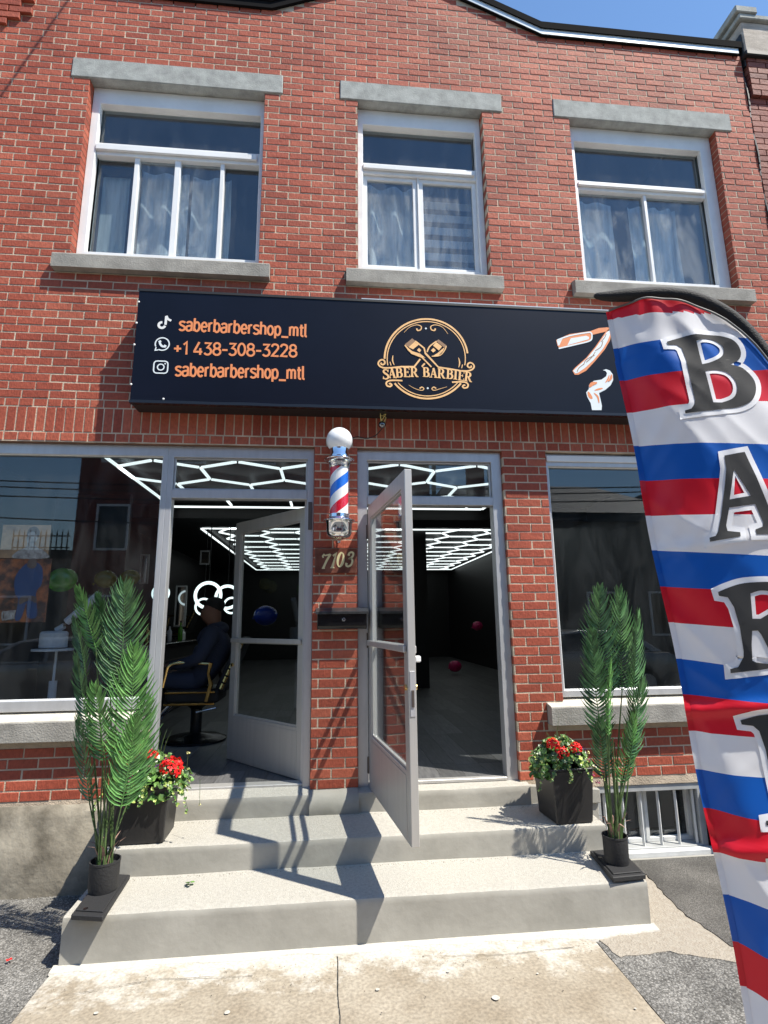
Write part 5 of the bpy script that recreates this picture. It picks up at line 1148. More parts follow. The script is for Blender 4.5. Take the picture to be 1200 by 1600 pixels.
def letter_mesh(loops,off,layer):
    cu=bpy.data.curves.new('outline','CURVE'); cu.dimensions='2D'; cu.fill_mode='BOTH'; cu.offset=off
    for lp in loops:
        sp=cu.splines.new('POLY'); sp.points.add(len(lp)-1); sp.use_cyclic_u=True
        for i,p in enumerate(lp): sp.points[i].co=(p.x,p.y,0,1)
    ob=bpy.data.objects.new('outline_source',cu); COL.objects.link(ob); dg=bpy.context.evaluated_depsgraph_get(); dg.update()
    me=bpy.data.meshes.new_from_object(ob.evaluated_get(dg)); bpy.data.objects.remove(ob); bpy.data.curves.remove(cu)
    bm=bmesh.new(); bm.from_mesh(me); bmesh.ops.remove_doubles(bm,verts=bm.verts,dist=1e-5)
    xs=[v.co.x for v in bm.verts]; ys=[v.co.y for v in bm.verts]
    if not xs: return me
    x=min(xs)
    while x<max(xs): bmesh.ops.bisect_plane(bm,geom=bm.verts[:]+bm.edges[:]+bm.faces[:],plane_co=(x,0,0),plane_no=(1,0,0)); x+=.010
    y=min(ys)
    while y<max(ys): bmesh.ops.bisect_plane(bm,geom=bm.verts[:]+bm.edges[:]+bm.faces[:],plane_co=(0,y,0),plane_no=(0,1,0)); y+=.010
    for v in bm.verts: v.co=f3(v.co.x,v.co.y,layer)
    bmesh.ops.recalc_face_normals(bm,faces=bm.faces)
    bm.to_mesh(me); bm.free(); me.polygons.foreach_set('use_smooth',[True]*len(me.polygons)); return me
def chk(lp): 
    a=sum(lp[i].x*lp[(i+1)%len(lp)].y-lp[(i+1)%len(lp)].x*lp[i].y for i in range(len(lp))); return a
def offs(lp,d,hole=False):
    n=len(lp); a=chk(lp); sg=(1 if a>0 else -1)*(-1 if hole else 1); out=[]
    for i in range(n):
        p,q,r_=lp[i-1],lp[i],lp[(i+1)%n]; t1=(q-p);t2=(r_-q)
        if t1.length<1e-6 or t2.length<.0025: continue
        t1.normalize();t2.normalize(); n1=Vector((t1.y,-t1.x))*sg;n2=Vector((t2.y,-t2.x))*sg; bi=n1+n2
        if bi.length<.3: out+= [q+n1*d,q+n2*d]; continue
        bi.normalize(); k=d/max(.6,bi.dot(n1)); out.append(q+bi*k)
    return out
for nm,loops in LET:
    big=[offs(lp,.019*FK if i==0 else .0125,hole=i>0) for i,lp in enumerate(loops)]
    lo=loops[0]
    if nm=='R': o0=CR([(1190,1012),(1140,1014)],*c8); n0=len(lo); lo=lo[:n0-16]+lo[n0-9:] if False else [p for i,p in enumerate(lo) if not (RN[0]<=i<=RN[1])]
    me=letter_mesh([offs(lo,.0195*FK)]+[offs(l,.014*FK,True) for l in loops[1:]],0,.0022); o=link('letter_outline',me,MT['ltw'],FG)
    me=letter_mesh(loops,0,.0036); link('letter',me,MT['ltr'],o)
# ================================================================ INSIDE THE SHOP
LEDC=(.9,1.0,1.0)
MT['led']=mat('led_tube',(.8,.8,.8),.5,emit=LEDC,estr=.85)
ZC=3.34
def hexgrid(x0,x1,y0,y1,s_,flat,name,lab,single):
    T=thing(name,lab,'ceiling light',((x0+x1)/2,(y0+y1)/2,ZC)); es=set(); rnd=lambda v:(round(v[0],3),round(v[1],3))
    if flat: px_,py_=1.5*s_,math.sqrt(3)*s_
    else: px_,py_=math.sqrt(3)*s_,1.5*s_
    for i in range(-3,int((x1-x0)/px_)+4):
        for j in range(-3,int((y1-y0)/py_)+4):
            if flat: cx=x0+i*px_; cy=y0+j*py_+(py_/2 if i%2 else 0); ang=[60*k for k in range(6)]
            else: cx=x0+i*px_+(px_/2 if j%2 else 0); cy=y0+j*py_; ang=[30+60*k for k in range(6)]
            V=[(cx+s_*math.cos(R(a)),cy+s_*math.sin(R(a))) for a in ang]
            for k in range(6):
                a,b=V[k],V[(k+1)%6]; ka,kb=rnd(a),rnd(b)
                if all(x0-.01<q[0]<x1+.01 and y0-.01<q[1]<y1+.01 for q in(a,b)): es.add((min(ka,kb),max(ka,kb)))
    segs=[(a,b) for a,b in es]+[((x0,y0),(x0,y1)),((x0,y1),(x1,y1)),((x1,y0),(x1,y1)),((x0,y0),(x1,y0))]
    m=MB(); hs=[]
    for a,b in segs:
        a=Vector((*a,ZC));b=Vector((*b,ZC)); d=(b-a); 
        if d.length<.05: continue
        u=d.normalized()*.018; w_=Vector((-d.y,d.x,0)).normalized()*.014
        q=[a+u-w_,b-u-w_,b-u+w_,a+u+w_]; t=MB() if single else m
        t.add([v-ZV*.012 for v in q]+[v+ZV*.010 for v in q],[(0,1,2,3),(4,7,6,5),(0,4,5,1),(1,5,6,2),(2,6,7,3),(3,7,4,0)])
        if single: part('light_tube',t,MT['led'],T)
    if not single: o=part('light_tubes',m,MT['led'],T); o['kind']='stuff'
hexgrid(-2.22,2.30,1.15,3.70,.49,False,'hexagon_light','glowing white honeycomb ceiling light just inside the shop front',True)
hexgrid(-2.22,3.95,5.55,13.2,.46,True,'hexagon_light','glowing white honeycomb ceiling light running deep into the shop',False)
struct('ceiling_beam',MB().box(-3.59,4.04,3.9,4.6,3.21,3.415),MT['dark_wall'])
PL_=at(638,900,5.6),at(667,900,5.6)
struct('pillar',MB().box(PL_[0].x,PL_[1].x,5.6,6.0,.565,3.415),MT['dark_wall'])
struct('side_partition',MB().box(-3.55,-2.62,3.2,3.3,.565,3.4),MT['dark_wall'])
# ring lamps
MT['ring']=mat('ring_led',(.8,.8,.8),.5,emit=(.80,1.0,1.0),estr=.85)
def ringlamp(px,py,r,y,lab):
    q=at(px,py,y); T=thing('ring_lamp',lab,'ring lamp',(q.x,y,q.z),'glowing ring lamps on the back wall')
    part('ring',MB().tube([(q.x+r*math.cos(a*PI/20),y,q.z+r*math.sin(a*PI/20)) for a in range(41)],r*.13,8,cap=False),MT['ring'],T,smooth=True)
    part('bracket',MB().tube([(q.x,y+.03,q.z+r),(q.x,y+.03,3.3)],.008,6),MT['black'],T)
ringlamp(325,930,.185,4.3,'largest glowing white ring lamp seen above the seated person')
ringlamp(355,933,.175,4.8,'second glowing ring lamp partly behind the inward door')
ringlamp(318,948,.130,5.3,'small glowing ring lamp overlapping the lower left of the largest ring')
ringlamp(362,946,.130,5.6,'small glowing ring lamp low behind the inward door edge')
ringlamp(251,927,.112,3.9,'ring lamp half hidden by the mullion of the left window')
def mirror(px0,px1,py0,py1,y,lab):
    a=at(px0,py0,y);b=at(px1,py1,y); T=thing('wall_mirror',lab,'mirror',((a.x+b.x)/2,y,b.z))
    part('frame',MB().ring(a.x,b.x,b.z,a.z,.022,.022,.022,.022,y,y+.03),MT['ring2'],T); part('glass',MB().box(a.x+.022,b.x-.022,y+.012,y+.018,b.z+.022,a.z-.022),MT['chrome_dark'],T)
MT['ring2']=mat('pale_frame',(.35,.35,.36),.4); MT['chrome_dark']=mat('dark_mirror',(.35,.36,.38),.05,metal=1)
mirror(275,289,915,979,4.6,'tall narrow mirror with pale frame left of the ring lamps')
mirror(313,328,860,882,5.0,'small tilted picture frame reflecting the ceiling lights')
mirror(220,230,866,912,3.1,'narrow pale framed mirror seen through the display window')
# barber chair with person
cy=1.75; X=lambda px,py: at(px,py,cy)
sx=-1.30; CH=thing('barber_chair','black barber chair with gold trimmed armrests inside the open door','barber chair',(sx,cy,.561))
part('base',MB().lathe([(.30,0),(.30,.02),(.24,.045),(.06,.07),(.055,.075)],(sx,cy,.561),n=36),MT['black_gloss'],CH,smooth=True)
part('column',MB().lathe([(.055,.07),(.055,.30),(.10,.34)],(sx,cy,.561),n=20),MT['black_gloss'],CH,smooth=True)
part('seat',MB().box(sx-.25,sx+.25,cy-.24,cy+.24,.94,1.07),MT['black'],CH,bevel=.03,segs=3)
part('seat_trim',MB().box(sx-.26,sx+.22,cy-.262,cy-.243,.925,.945).box(sx-.26,sx+.22,cy-.262,cy-.243,1.035,1.052),MT['gold'],CH,bevel=.004)
g=MB().add([(sx+.20,cy-.22,1.05),(sx+.20,cy+.22,1.05),(sx+.40,cy+.2,1.56),(sx+.40,cy-.2,1.56),(sx+.30,cy-.22,1.02),(sx+.30,cy+.22,1.02),(sx+.50,cy+.2,1.55),(sx+.50,cy-.2,1.55)],[(0,1,2,3),(7,6,5,4),(0,3,7,4),(1,5,6,2),(3,2,6,7),(0,4,5,1)]); part('backrest',g,MT['black'],CH,bevel=.03,segs=2)
g=MB(); 
for k in range(7):
    t0=k/7; a=Vector((sx+.27,cy-.235,1.07)).lerp(Vector((sx+.46,cy-.215,1.52)),t0); b=a+Vector((.02,0,.05)); g.tube([a,b],.020,8)
part('back_trim',g,MT['gold'],CH,smooth=True)
for sd in(-1,1):
    yy=cy+sd*.27; part('armrest',MB().tube(smooth_path([(sx-.27,yy,1.10),(sx-.25,yy,1.20),(sx-.22,yy,1.30),(sx-.10,yy,1.325),(sx+.16,yy,1.31)],5),.014,8),MT['gold'],CH,smooth=True)
    part('armrest_post',MB().tube([(sx+.17,yy,1.32),(sx+.15,yy,1.22),(sx+.18,yy,1.12),(sx+.14,yy,.96)],[.022,.014,.022,.018],8),MT['gold'],CH,smooth=True)
part('footrest',MB().tube([(sx-.22,cy-.15,.93),(sx-.42,cy-.15,.72)],.014,8).tube([(sx-.22,cy+.15,.93),(sx-.42,cy+.15,.72)],.014,8).box(sx-.50,sx-.38,cy-.18,cy+.18,.69,.71),MT['chrome'],CH)
part('recline_lever',MB().tube([(sx+.05,cy-.25,.86),(sx+.24,cy-.27,.90)],.008,6),MT['chrome'],CH)
MT['hood']=mat('navy_hoodie',(.025,.033,.060),.85,bump=.3,bscale=60); MT['skin']=mat('brown_skin',(.17,.085,.055),.5); MT['hair']=mat('black_cap',(.008,.008,.008),.8); MT['shoe']=mat('dark_shoe',(.03,.03,.03),.6)
def skinned(name,verts,edges,root,mats,lab=None,cat=None,matfn=None):
    me=bpy.data.meshes.new(name); me.from_pydata([v[:3] for v in verts],edges,[]); ob=bpy.data.objects.new(name,me); COL.objects.link(ob)
    sk=ob.modifiers.new('s','SKIN'); 
    if not me.skin_vertices: pass
    bm=bmesh.new();bm.from_mesh(me); ly=bm.verts.layers.skin.verify()
    for v,q in zip(bm.verts,verts): v[ly].radius=(q[3],q[4] if len(q)>4 else q[3]); v[ly].use_root=False
    bm.verts.ensure_lookup_table(); bm.verts[root][ly].use_root=True; bm.to_mesh(me);bm.free()
    sb=ob.modifiers.new('b','SUBSURF');sb.levels=2;sb.render_levels=2
    dg=bpy.context.evaluated_depsgraph_get();dg.update(); m2=bpy.data.meshes.new_from_object(ob.evaluated_get(dg)); bpy.data.objects.remove(ob)
    for m_ in mats: m2.materials.append(m_)
    m2.polygons.foreach_set('use_smooth',[True]*len(m2.polygons))
    if matfn:
        for p in m2.polygons: p.material_index=matfn(p.center)
    o=bpy.data.objects.new(name,m2); COL.objects.link(o); return o
zz=.0
V=[(sx+.06,cy,1.16,.175,.155),(sx+.10,cy,1.32,.155,.19),(sx+.13,cy,1.48,.15,.215),(sx+.14,cy,1.60,.10,.15),(sx+.135,cy,1.67,.070,.070),(sx+.10,cy,1.755,.105,.085),(sx+.105,cy,1.85,.125,.100),(sx+.11,cy,1.94,.07,.065),
 (sx+.13,cy-.21,1.56,.085),(sx+.06,cy-.27,1.36,.070),(sx-.16,cy-.20,1.30,.052),(sx-.24,cy-.15,1.29,.040),
 (sx+.13,cy+.21,1.56,.085),(sx+.06,cy+.27,1.36,.070),(sx-.16,cy+.20,1.30,.052),(sx-.24,cy+.15,1.29,.040),
 (sx-.02,cy-.10,1.14,.12),(sx-.40,cy-.12,1.15,.088),(sx-.42,cy-.12,.92,.070),(sx-.44,cy-.12,.75,.050),(sx-.55,cy-.12,.735,.042),
 (sx-.02,cy+.10,1.14,.12),(sx-.40,cy+.12,1.15,.088),(sx-.42,cy+.12,.92,.070),(sx-.44,cy+.12,.75,.050),(sx-.55,cy+.12,.735,.042),
 (sx-.005,cy,1.80,.020),]
E_=[(0,1),(1,2),(2,3),(3,4),(4,5),(5,6),(6,7),(3,8),(8,9),(9,10),(10,11),(3,12),(12,13),(13,14),(14,15),(0,16),(16,17),(17,18),(18,19),(19,20),(0,21),(21,22),(22,23),(23,24),(24,25)]
for yy,ix in((-1,11),(1,15)):
    for k,(dy,l) in enumerate(((-.025,.07),(-.008,.085),(.010,.08),(.026,.065),(.04,.045))):
        b=Vector(V[ix][:3]); i0=len(V); V+= [(b.x-.045,b.y+dy*.9,b.z+.004,.010),(b.x-.045-l*.6,b.y+dy*1.2,b.z-.006,.009),(b.x-.045-l,b.y+dy*1.2,b.z-.022,.007)]; E_+=[(ix,i0),(i0,i0+1),(i0+1,i0+2)]
V[26]=(sx-.005,cy,1.80,.026); E_.append((5,26))
def pm(c):
    if c.z>1.69 and c.x<sx+.25: return 1
    if c.x<sx-.25 and 1.22<c.z<1.36 : return 1
    if c.z<.80: return 2
    return 0
PER=skinned('person',V,E_,0,[MT['hood'],MT['skin'],MT['shoe']],matfn=pm)
tag(PER,'person in dark navy hoodie and black cap seated in the barber chair','person')
m=MB().ball((sx+.125,cy,1.885),.108,.100,.085,n=20,m=12); part('cap',m,MT['hair'],PER,smooth=True)
part('hood',MB().ball((sx+.17,cy,1.645),.115,.125,.075,n=18,m=10),MT['hood'],PER,smooth=True)
for sd in(-1,1): part('ear',MB().ball((sx+.115,cy+sd*.075,1.805),.020,.009,.030,n=10,m=8),MT['skin'],PER,smooth=True); part('eye',MB().ball((sx+.030,cy+sd*.030,1.845),.009,.009,.008,n=8,m=6),MT['white'],PER,smooth=True)
part('mouth',MB().ball((sx+.030,cy,1.765),.010,.022,.006,n=10,m=6),mat('lips',(.12,.04,.035),.5),PER,smooth=True)
# posters, balloons, lamp stand, balloons on floor
def poster(lab,px0,px1,py0,py1,y,bgc,build):
    a=at(px0,py0,y);b=at(px1,py1,y); T=thing('poster',lab,'poster',((a.x+b.x)/2,y,b.z))
    part('sheet',MB().box(a.x,b.x,y,y+.006,b.z,a.z),bgc,T); build(T,a.x,b.x,b.z,a.z,y-.001)
def blob(pts,x0,x1,z0,z1,y): 
    p=smooth_path([(x0+(x1-x0)*u,z0+(z1-z0)*v) for u,v in pts],4,True); return MB().add([(q.x,y,q.y) for q in p],[tuple(range(len(p)))])
MT['tan']=mat('sepia_paper',(.14,.09,.06),.6,col2=(.30,.19,.11),vscale=9); MT['ember']=mat('ember_paper',(.02,.006,.005),.6,col2=(.20,.06,.018),vscale=13,contrast=(.42,.62)); MT['inkb']=mat('blue_ink',(.008,.03,.11),.6); MT['pgrey']=mat('grey_ink',(.28,.28,.30),.6,col2=(.10,.09,.10),vscale=25); MT['pdark']=mat('dark_ink',(.06,.04,.04),.6)  # poster colours darkened to stand for the shade inside the window
def b1(T,x0,x1,z0,z1,y):
    part('figure_print',blob([(.30,.0),(.36,.20),(.50,.30),(.55,.42),(.52,.62),(.60,.86),(.72,.84),(.76,.62),(.70,.42),(.80,.30),(.95,.18),(1,.0)],x0,x1,z0,z1,y),MT['pgrey'],T)
    part('figure_print',blob([(.52,.66),(.55,.88),(.68,.95),(.78,.80),(.76,.62),(.68,.78),(.58,.78)],x0,x1,z0,z1,y-.001),MT['pdark'],T)
def b2(T,x0,x1,z0,z1,y):
    part('figure_print',blob([(.50,.05),(.52,.35),(.45,.45),(.42,.7),(.55,.9),(.72,.95),(.86,.85),(.88,.6),(.80,.45),(.86,.1),(.70,.08),(.66,.3),(.60,.06)],x0,x1,z0,z1,y),MT['inkb'],T)
    part('figure_print',blob([(.60,.88),(.62,.98),(.72,1.0),(.76,.9),(.70,.84)],x0,x1,z0,z1,y-.001),MT['pdark'],T)
    p=at(3,969,y);q=at(24,967,y); text_at('caption','CURRY',p.x,p.z,q.x,q.z,.062,MT['pgrey'],T,y-.002,.22)
    part('figure_print',blob([(.56,.40),(.80,.40),(.82,.30),(.70,.34),(.55,.28)],x0,x1,z0,z1,y-.0017),MT['pdark'],T)
poster('sepia portrait poster hanging high in the left display window',5,74,820,872,.125,MT['tan'],b1)
poster('dark fiery sports poster with blue figure and white caption in left window',-12,70,873,972,.125,MT['ember'],b2)
MT['green']=mat('green_balloon',(.07,.27,.02),.15,spec=.6); MT['pinkb']=mat('pink_balloon',(.55,.02,.14),.2); MT['yelb']=mat('yellow_balloon',(.12,.12,.01),.2); MT['blueb']=mat('blue_balloon',(.01,.04,.35),.2)
def balloon(px,py,y,r,m_,lab,tilt=None):
    q=at(px,py,y); T=thing('balloon',lab,'balloon',(q.x,y,q.z)); mb=MB().ball((q.x,y,q.z),r*1.12,r*.95,r*.93,n=24,m=16,tilt=Euler((0,R(tilt or 0),0)))
    part('skin',mb,m_,T,smooth=True); part('knot',MB().tube([(q.x-r*1.05,y,q.z-.03),(q.x-r*1.22,y,q.z-.045)],[.004,.012],8),m_,T)
balloon(97,906,.55,.105,MT['green'],'green balloon hanging in the left display window',-12)
balloon(165,905,.9,.085,MT['yelb'],'yellow balloon in left window peeking over the palm, nearer the posters'); balloon(204,902,.9,.075,MT['yelb'],'yellow balloon in left window peeking over the palm, nearer the mullion')
balloon(711,1041,8.0,.13,MT['pinkb'],'pink balloon on the floor deep inside the right doorway'); balloon(746,978,8.2,.11,MT['pinkb'],'pink balloon higher up deep inside the right doorway')
balloon(415,962,5.0,.17,MT['blueb'],'blue balloon seen through the glass of the inward door')
y=.62; q=at(84,1000,y); LP=thing('lamp_stand','white magnifying lamp stand with drum and jointed arm in left window','lamp',(q.x,y,1.0))
MT['wpl']=mat('white_plastic',(.55,.60,.68),.35)
part('drum',MB().lathe([(.098,-.06),(.102,-.055),(.102,.055),(.09,.068),(.05,.072)],(q.x,y,q.z),n=32),MT['wpl'],LP,smooth=True)
part('tray',MB().lathe([(.15,-.085),(.152,-.076),(.15,-.068)],(q.x,y,q.z),n=36),MT['wpl'],LP,smooth=True)
a=at(88,995,y);b=at(83,1066,y);c=at(80,1100,y); part('stand_pole',MB().tube([(q.x+.03,y,q.z-.07),(b.x,y,b.z)],.010,8),MT['wpl'],LP,smooth=True); part('stand_base',MB().tube([(b.x,y,b.z+.01),(c.x,y,c.z-.3)],.030,12),MT['wpl'],LP,smooth=True)
a=at(88,985,y);b=at(100,978,y);c=at(104,972,y);d=at(134,945,y); part('arm_joint',MB().tube([(a.x,y,a.z),(b.x,y,b.z)],.024,10),MT['wpl'],LP,smooth=True); part('arm_rod',MB().tube([(b.x,y,b.z),(c.x,y,c.z)],.010,8),MT['hinge'],LP); part('arm',MB().tube([(c.x,y,c.z),(d.x+.1,y,d.z+.09)],.030,10,flat=(1,1)),MT['wpl'],LP,smooth=True)

# barber station along the left wall: counter, shelves and bottles seen past the mullion
ST=thing('barber_counter','dark counter with narrow shelves left of the seated person','counter',(-2.35,3.2,.561))
part('worktop',MB().box(-2.6,-2.0,2.2,5.2,1.42,1.46),MT['black_gloss'],ST,bevel=.004); part('cabinet',MB().box(-2.6,-2.05,2.2,5.2,.562,1.419),MT['black'],ST,bevel=.004)
for k in range(4): part('shelf_edge',MB().box(-2.049,-2.035,2.22,5.18,.78+k*.15,.795+k*.15),MT['hinge'],ST)
for k in range(7):
    x=-2.2+.05*(k%2); y=2.4+k*.38; T=thing('bottle',['tall grey bottle on the near end of the dark counter','short amber bottle second along the dark counter','clear bottle third along the dark counter','dark bottle fourth along the dark counter','pale bottle fifth along the dark counter','slim green bottle sixth along the dark counter','white bottle at the far end of the dark counter'][k],'bottle',(x,y,1.461))
    h=.16+.05*((k*7)%3); part('flask',MB().lathe([(.03,0),(.032,.01),(.032,h*.65),(.012,h*.8),(.012,h)],(x,y,1.461),n=14),[MT['stone'],MT['gold'],MT['pgrey'],MT['black_gloss'],MT['wpl'],MT['green'],MT['white']][k],T,smooth=True)
    part('cap',MB().lathe([(.014,0),(.014,.025)],(x,y,1.4615+h),n=12),MT['black'],T)

def copy_tree(o,parent=None):
    c=o.copy(); COL.objects.link(c)
    if parent: c.parent=parent
    for ch in list(o.children): copy_tree(ch,c)
    return c
CH['group']='black and gold barber chairs'
for lab,(px,py),rz in (('black barber chair with gold trim deep inside the right doorway',(762,1062),R(200)),('black barber chair with gold trim behind the seated person',(345,1075),R(0))):
    q=atz(px,py,.561); c=copy_tree(CH); c.location=(q.x,q.y,.561); c.rotation_euler=(0,0,rz); c['label']=lab
# ================================================================ ACROSS THE STREET (stands behind the camera, seen in the panes)
struct('pavement',MB().box(-60,60,-4.8,-2.95,-.05,-.004),MT['earthy']); struct('kerb',MB().box(-60,60,-4.95,-4.801,-.2,.0),MT['stone'],bevel=.01)
struct('road',MB().box(-60,60,-12.2,-4.951,-.2,-.010),MT['road']); struct('kerb',MB().box(-60,60,-12.35,-12.201,-.2,.08),MT['stone'],bevel=.01); struct('pavement',MB().box(-60,60,-14.9,-12.351,-.2,.075),MT['earthy'])
def facing(lab,x0,x1,h,m,cols,rows,y=-15.,cat='building',roof=None,dep=9):
    T=thing('street_building',lab,cat,((x0+x1)/2,y-dep/2,0)); part('wall',MB().box(x0,x1,y-dep,y,-.05,h),m,T); part('cornice',MB().box(x0-.1,x1+.1,y-.2,y+.18,h+.001,h+.3),MT['black'],T)
    wm=bpy.data.meshes.get('street_window'); 
    mb=MB().ring(-.55,.55,-.8,.8,.07,.07,.07,.07,-.02,.06); fm=mb.mesh('window'); fm.materials.append(MT['pvc']); pm_=MB().box(-.48,.48,-.01,.02,-.73,.73).mesh('pane'); pm_.materials.append(MT['blackglass'])
    for i in range(cols):
        for j in range(rows):
            x=x0+(x1-x0)*(i+.5)/cols; z=1.9+j*3.1
            if z>h-1: continue
            w_=link('window',fm,None,T); w_.location=(x,y+.0,z); p=link('pane',pm_,None,w_)
    if roof:
        part('roof',MB().add([(x0-.3,y+.3,h+.3),(x1+.3,y+.3,h+.3),(x0-.3,y-dep,h+.3),(x1+.3,y-dep,h+.3),(x0+1.2,y-dep/2,h+.3+roof),(x1-1.2,y-dep/2,h+.3+roof)],[(0,1,5,4),(2,4,5,3),(0,4,2),(1,3,5)]),MT['black'],T)
        part('chimney',MB().box(x0+1.6,x0+2.2,y-2,y-1.4,h+.3,h+roof+1.2),MT['brick_dark'],T)
    return T
MT['blackglass']=mat('dark_pane',(.02,.025,.03),.08)
MT['darkrender']=mat('dark_render',(.11,.10,.09),.9,vary=.2,vscale=1); MT['paler']=mat('weathered_cladding',(.16,.15,.135),.9,vary=.2,vscale=1)
facing('tall dark brick block across the street mirrored in the shop glass',-8.6,3.7,10.2,MT['brick_dark'],5,3)
facing('two-storey dark rendered house with hipped roof across the street',4.0,13.5,5.3,MT['darkrender'],4,2,roof=2.2)
facing('low flat-roofed garage with roof fence across the street',-24,-8.75,3.9,MT['paler'],5,1)
facing('pale clad two-storey shop across the street far to the right',14,26,7.2,MT['paler'],4,2)
T=thing('roof_fence','black spiked metal fence standing on the low garage roof','fence',(-10.5,-15.2,4.2))
m=MB(); part('rail',MB().box(-10.6,-8.8,-15.22,-15.18,4.70,4.74),MT['black'],T); part('rail',MB().box(-10.6,-8.8,-15.22,-15.18,4.3,4.34),MT['black'],T)
pk=MB().tube([(0,0,4.2),(0,0,4.8),(0,0,4.95)],[.02,.02,.002],6).mesh('picket'); pk.materials.append(MT['black'])
for i in range(11): o=link('picket',pk,None,T); o.location=(-10.62+i*.175,-15.17,0)
# utility poles and wires
MT['wood']=mat('pole_timber',(.10,.08,.06),.9,vary=.2,vscale=5)
for x in(-14.,12.):
    T=thing('utility_pole','wooden utility pole on the far pavement '+('beyond the low garage' if x<0 else 'in front of the hip-roofed house'),'utility pole',(x,-12.9,0)); part('shaft',MB().tube([(x,-12.9,0),(x,-12.9,9.2)],[.15,.11],12),MT['wood'],T,smooth=True); part('crossarm',MB().box(x-.06,x+.06,-13.6,-12.2,8.4,8.52),MT['wood'],T)
T=thing('street_lamp','curved grey street lamp arching over the road','street lamp',(3.4,-12.7,0)); part('mast',MB().tube(smooth_path([(3.4,-12.7,0),(3.4,-12.7,6),(3.5,-12.4,7.6),(4.0,-11.9,8.3),(4.6,-11.4,8.35)],6),.07,10),MT['hinge'],T,smooth=True); part('lamp_head',MB().box(4.5,5.0,-11.55,-11.25,8.28,8.42),MT['hinge'],T,bevel=.03)
for k,(y,z,sg) in enumerate(((-12.3,5.6,.25),(-12.5,5.95,.3),(-12.9,6.2,.25),(-12.7,5.2,.5))):
    pts=[(x,y+(.02*x if k==3 else 0),z-sg*(1-((x+1)/13.5)**2)) for x in [-14+26*i/24 for i in range(25)]]
    o=part('overhead_wire',MB().tube(pts,.022,5),MT['black']); tag(o,['lowest straight black wire strung between the utility poles','second black wire strung between the utility poles','highest black wire strung between the utility poles','sagging black wire crossing below the other wires'][k],'wire','wires between the utility poles')
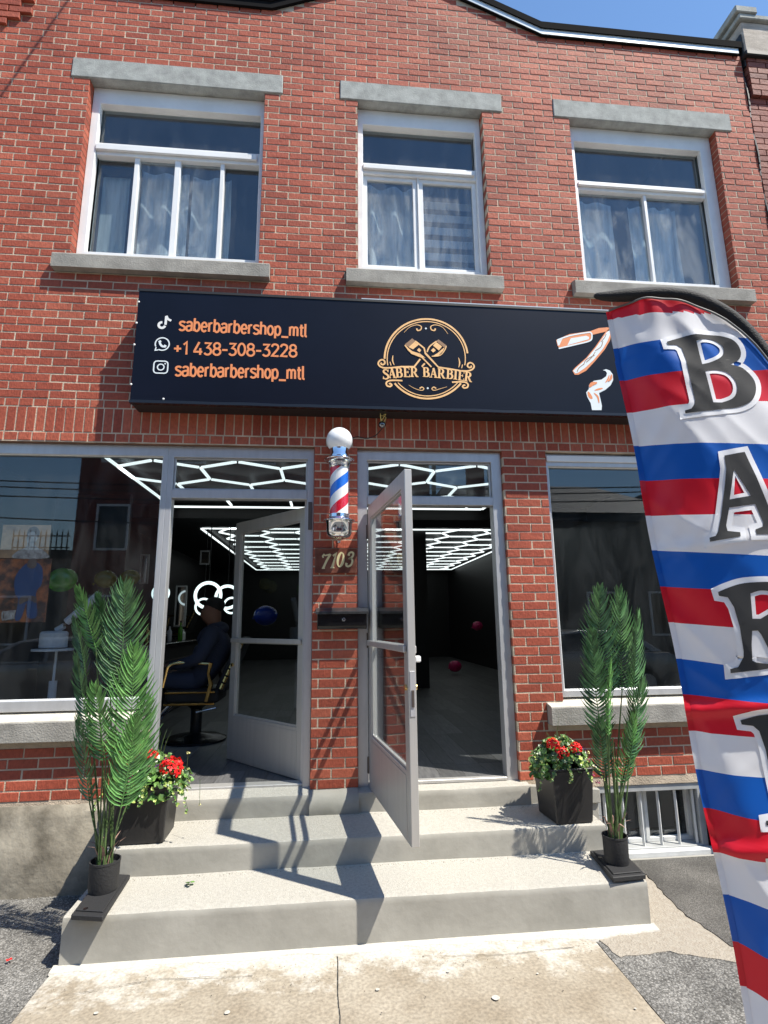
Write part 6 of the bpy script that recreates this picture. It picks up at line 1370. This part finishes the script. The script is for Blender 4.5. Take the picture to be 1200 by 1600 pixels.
# parked cars
def car(x0,y0,L,paint,lab,flip=False):
    T=thing('parked_car',lab,'car',(x0+L/2,y0,0)); s_=L/4.5; W2=.88
    body=[(0,.42),(.05,.75),(.25,.88),(1.0,.96),(3.3,1.0),(4.2,.96),(4.45,.82),(4.5,.45),(4.35,.28),(3.95,.25),(3.85,.5),(3.6,.62),(3.35,.5),(3.25,.25),(1.25,.22),(1.15,.5),(.9,.62),(.65,.5),(.55,.25),(.12,.28)]
    g=MB().prism([(x0+x*s_,z) for x,z in body],y0-W2,y0+W2); part('body',g,paint,T,bevel=.05,segs=2,smooth=True)
    cab=[(1.0,.97),(1.75,1.40),(2.2,1.47),(3.1,1.45),(3.5,1.35),(4.05,.98)]
    V0=[(x0+x*s_,y0-W2+.03+.16*(z-.97)/.5,z) for x,z in cab]+[(x0+x*s_,y0+W2-.03-.16*(z-.97)/.5,z) for x,z in cab]; n=6
    part('cabin',MB().add(V0,[tuple(range(n)),tuple(range(2*n-1,n-1,-1))]+[(i,(i+1)%n,(i+1)%n+n,i+n) for i in range(n)]),paint,T,bevel=.03,segs=2,smooth=True)
    for sd in(-1,1):
        for q in ([(1.22,1.02),(1.85,1.38),(2.3,1.41),(2.3,1.02)],[(2.38,1.02),(2.38,1.41),(3.05,1.39),(3.4,1.30),(3.75,1.02)]):
            part('window',MB().add([(x0+x*s_,y0+sd*(W2-.018-.16*(z-.97)/.5),z) for x,z in q],[(0,1,2,3) if len(q)==4 else (0,1,2,3,4)]),MT['blackglass'],T)
        for wx in(.9,3.6):
            w_=part('wheel',MB().tube([(x0+wx*s_,y0+sd*(W2-.22),.32),(x0+wx*s_,y0+sd*(W2+.0),.32)],.32,28),MT['rubber'],T,bevel=.02); part('rim',MB().tube([(x0+wx*s_,y0+sd*(W2+.001),.32),(x0+wx*s_,y0+sd*(W2+.012),.32)],.20,16),MT['alu'],w_)
        part('headlight',MB().box(x0+.02*s_,x0+.2*s_,y0+sd*.62-.14,y0+sd*.62+.14,.66,.78),MT['chrome'],T,bevel=.02); part('tail_light',MB().box(x0+4.36*s_,x0+4.49*s_,y0+sd*.66-.14,y0+sd*.66+.14,.66,.82),MT['redp'],T,bevel=.02)
        part('door_handle',MB().box(x0+2.05*s_,x0+2.22*s_,y0+sd*(W2+.008)-.008,y0+sd*(W2+.008)+.008,.86,.89),MT['chrome'],T)
MT['grey_paint']=mat('grey_car_paint',(.33,.33,.32),.25,metal=.4); MT['white_paint']=mat('white_car_paint',(.6,.6,.6),.25)
car(-8.0,-8.3,4.7,MT['grey_paint'],'grey parked hatchback mirrored low in the left display window')
car(-13.2,-8.4,4.5,MT['white_paint'],'white parked car behind the grey one on the far side')
car(3.4,-8.4,4.5,MT['grey_paint'],'second grey parked car mirrored in the right display window')

# street tree in front of the hip-roofed house
TR=thing('street_tree','leafy dark street tree before the hip-roofed house across the road','tree',(5.4,-13.2,.07)); rg=random.Random(4); tm=MB(); lm=[MB(),MB()]
tm.tube(smooth_path([(5.4,-13.2,.0),(5.45,-13.2,1.4),(5.35,-13.15,2.6),(5.4,-13.1,4.2)],4),[.15-.008*k for k in range(13)],9)
for i in range(13):
    a=i*2.4; z0=2.0+i*.17; b=Vector((5.4,-13.15,z0)); e=b+Vector((math.cos(a)*rg.uniform(.8,1.5),math.sin(a)*rg.uniform(.7,1.3),rg.uniform(.6,1.3))); tm.tube([b,b.lerp(e,.5)+Vector((0,0,.12)),e],[.045,.028,.010],6)
    for k in range(260):
        c=b.lerp(e,rg.uniform(.35,1.1))+Vector((rg.gauss(0,.27),rg.gauss(0,.27),rg.gauss(0,.22))); leafdisc(lm[k%2],c,(rg.uniform(-1,1),rg.uniform(-1,1),rg.uniform(.1,1)),rg.uniform(.035,.06),rg)
part('trunk',tm,MT['wood'],TR,smooth=True)
for q,m_ in zip(lm,('leafd','leaf')): o=part('crown',q,MT[m_],TR); o['kind']='stuff'
